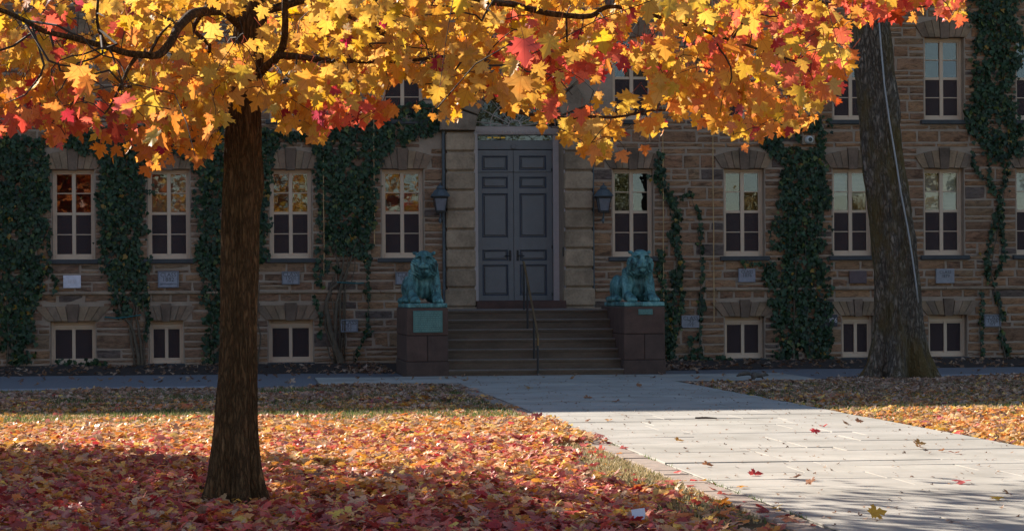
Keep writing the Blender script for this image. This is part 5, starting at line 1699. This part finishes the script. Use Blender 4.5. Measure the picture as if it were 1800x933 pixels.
for i, (px, py, s, col, lab, tilt) in enumerate(PATH_LEAVES):
    g = grd(px, py, .045); V, F = LIT_V[i % 5]
    a = i * 2.1
    Yv = np.array([[math.cos(a), math.sin(a), .35 * tilt]]); Nv = np.array([[.6 * tilt * math.sin(i), -.9 * tilt, 1.0]])
    W, FF, Cc, L = leaf_arrays([(V, F)], np.zeros((1, 3)), rot_from_axes(Yv, Nv), np.array([s * .78]), np.array([col]))
    W[:, 2] -= W[:, 2].min(); W[:, :2] -= W[:, :2].mean(0)
    o = obj_me('fallen_leaf', mesh_np('fallen_leaf', W, FF, Cc, L), M['litter']); o.location = (g.x, g.y, .040)
    tag(o, lab, 'leaf', 'single leaves lying on the path')

# grass: tufts between the leaves
gr = random.Random(4); gp = []
for _ in range(120000):
    yy = gr.uniform(-30, -11); x = gr.uniform(-6.5, 21)
    if not in_view(x, yy, 60): continue
    if PX0 - .26 < x < PX1 + .0: continue
    nz_ = mnoise.noise(Vector((x * .6, yy * .9, 2)))
    d = .10 + .9 * math.exp(-((yy + 19.3) / 1.1) ** 2) * max(0, .5 + nz_)
    if yy > -18.6: d = max(d, .55 + .8 * nz_)
    px, py = proj((x, yy, 0))
    if x < PX0: d = max(d, .9 * math.exp(-(((px - 1150) / 120) ** 2 + ((py - 825) / 34) ** 2)))
    if x < PX0 and PX0 - x < .5 and yy < -22: d = max(d, .55)
    if x > PX1 and x - PX1 < .5: d = max(d, .5)
    if gr.random() < d * .75: gp.append((x, yy, 1.0 if yy > -22 else .6))
for _ in range(26000):                                  # strip along the edge of the building's shade
    x = gr.uniform(-6.5, 3.4) if gr.random() < .75 else gr.uniform(7.6, 18); yy = gr.gauss(-19.0, .75)
    if mnoise.noise(Vector((x * .6, yy * .9, 2))) > -.15 and in_view(x, yy, 60): gp.append((x, yy, 1.15))
for _ in range(30000):                                  # shaded lawn
    x = gr.uniform(-6.5, 3.4) if gr.random() < .6 else gr.uniform(7.8, 19); yy = gr.uniform(-18.4, -11)
    if gr.random() < .5 and mnoise.noise(Vector((x * .7, yy * 1.1, 8))) < .0 and in_view(x, yy, 60) and yy < edge_y(x) - .6: gp.append((x, yy, 1.0))
for _ in range(9500):                                  # worn dry strip beside the path
    yy = gr.uniform(-31, -22.5); x = PX0 - .25 - abs(gr.gauss(0, .42))
    px, py = proj((x, yy, 0))
    if gr.random() < .25 + math.exp(-(((px - 1140) / 110) ** 2 + ((py - 822) / 36) ** 2)): gp.append((x, yy, .55))
GV, GC = [], []
gp = np.array(gp); n = len(gp); print('grass', n)
th = lg.uniform(0, 6.28, n); h = lg.uniform(.045, .10, n) * gp[:, 2]; w = .007
ba = np.stack([gp[:, 0], gp[:, 1], np.zeros(n)], 1)
dx = np.stack([np.cos(th) * w, np.sin(th) * w, np.zeros(n)], 1); ln = np.stack([lg.normal(0, .4, n) * h, lg.normal(0, .4, n) * h, h], 1)
V = np.stack([ba - dx, ba + dx, ba + ln * .6 + dx * .6 + (0, 0, .004), ba + ln], 1).reshape(-1, 3)
F = (np.array([(0, 1, 2), (0, 2, 3)])[None] + (np.arange(n) * 4)[:, None, None]).reshape(-1, 3)
dry = lg.random(n) < np.where(gp[:, 1] < -22, .94, .35)
gc = np.where(dry[:, None], np.array((.40, .31, .16)), np.array((.105, .165, .035))) * lg.uniform(.6, 1.3, (n, 1))
tag(obj_me('grass', mesh_np('grass', V, F, np.repeat(gc, 4, 0), np.zeros((n * 4, 3))), M['grass']), 'short green and dry grass showing between the fallen leaves', 'grass', kind='stuff')
# weeds in path joints on the left kerb
n = 700
yy = lg.uniform(-31, -18, n); x = PX0 - .005 + lg.normal(0, .012, n); kp = np.array([mnoise.noise(Vector((b * 1.6, 0, 7))) > .02 for b in yy]); x, yy = x[kp], yy[kp]; n = len(x)
ba = np.stack([x, yy, np.full(n, .015)], 1); th = lg.uniform(0, 6.28, n); h = lg.uniform(.02, .05, n)
dx = np.stack([np.cos(th) * .004, np.sin(th) * .004, np.zeros(n)], 1); ln = np.stack([lg.normal(0, .5, n) * h, lg.normal(0, .5, n) * h, h], 1)
V = np.stack([ba - dx, ba + dx, ba + ln * .6 + dx * .6, ba + ln], 1).reshape(-1, 3)
F = (np.array([(0, 1, 2), (0, 2, 3)])[None] + (np.arange(n) * 4)[:, None, None]).reshape(-1, 3)
tag(obj_me('joint_weeds', mesh_np('joint_weeds', V, F, np.repeat(np.array([(.12, .17, .03)]) * lg.uniform(.6, 1.4, (n, 1)), 4, 0), np.zeros((n * 4, 3))), M['grass']), 'tiny weeds growing in the joint along the left kerb of the path', 'weeds', kind='stuff')

# ================================================================== SMALL THINGS
# paper scrap
g = grd(1124, 928); m = MB()
m.add([(-.05, 0, .0), (.035, -.01, .0), (.055, .02, .055), (.05, .035, .10), (-.06, .04, .085), (-.055, .02, .04), (.0, .012, .045), (.0, .03, .096)],
      [(0, 1, 6), (0, 6, 5), (1, 2, 6), (2, 3, 7, 6), (6, 7, 4, 5)])
o = m.build('paper_scrap', M['paper']); o.location = (g.x, g.y, .05); o.scale = (.8, .8, .8)
sm = o.modifiers.new('t', 'SOLIDIFY'); sm.thickness = .002
tag(o, 'crumpled pale lilac paper scrap among red leaves at the bottom', 'paper')
# stick on the path
a, b = grd(1222, 734, .05), grd(1260, 734.5, .05)
m = MB(); m.tube([a, a.lerp(b, .5) + Vector((0, .01, .004)), b], [.010, .012, .007], 6); tag(m.build('stick', M['twig']), 'thin dark stick lying on the sunlit far path', 'stick')
# squirrel
def squirrel():
    g = grd(1333, 671.5)
    P_ = [('c', (-.06, 0, .085), (.05, 0, .075), .052, .042), ('e', (-.07, 0, .085), (.065, .05, .058)), ('c', (.05, 0, .08), (.11, 0, .085), .035, .03), ('e', (.135, 0, .088), (.038, .028, .028)), ('e', (.165, 0, .078), (.022, .017, .015)),
          ('e', (.125, .02, .118), (.010, .006, .016)), ('e', (.125, -.02, .118), (.010, .006, .016))]
    for s in (-1, 1):
        P_ += [('e', (-.08, s * .04, .06), (.04, .02, .045)), ('c', (-.085, s * .042, .04), (-.11, s * .042, .012), .016, .010), ('c', (-.11, s * .042, .010), (-.075, s * .042, .009), .010, .009),
               ('c', (.06, s * .028, .06), (.085, s * .03, .012), .015, .009), ('c', (.085, s * .03, .010), (.105, s * .03, .009), .009, .008)]
    tl = [(-.12, 0, .09), (-.18, 0, .115), (-.25, 0, .115), (-.32, 0, .10), (-.38, 0, .07)]
    rr = [.022, .036, .042, .036, .016]
    for i in range(4): P_.append(('c', tl[i], tl[i + 1], rr[i], rr[i + 1]))
    me = blob(P_, .007, 2)
    o = obj_me('squirrel', me, M['fur']); o.location = (g.x, g.y, .045); o.scale = (1.0, 1.0, 1.0)
    return tag(o, 'grey squirrel running along the stone edge of the walk', 'squirrel')
squirrel()
print('objects', len(bpy.data.objects), 'tris', sum(len(o.data.polygons) for o in bpy.data.objects if o.type == 'MESH'))
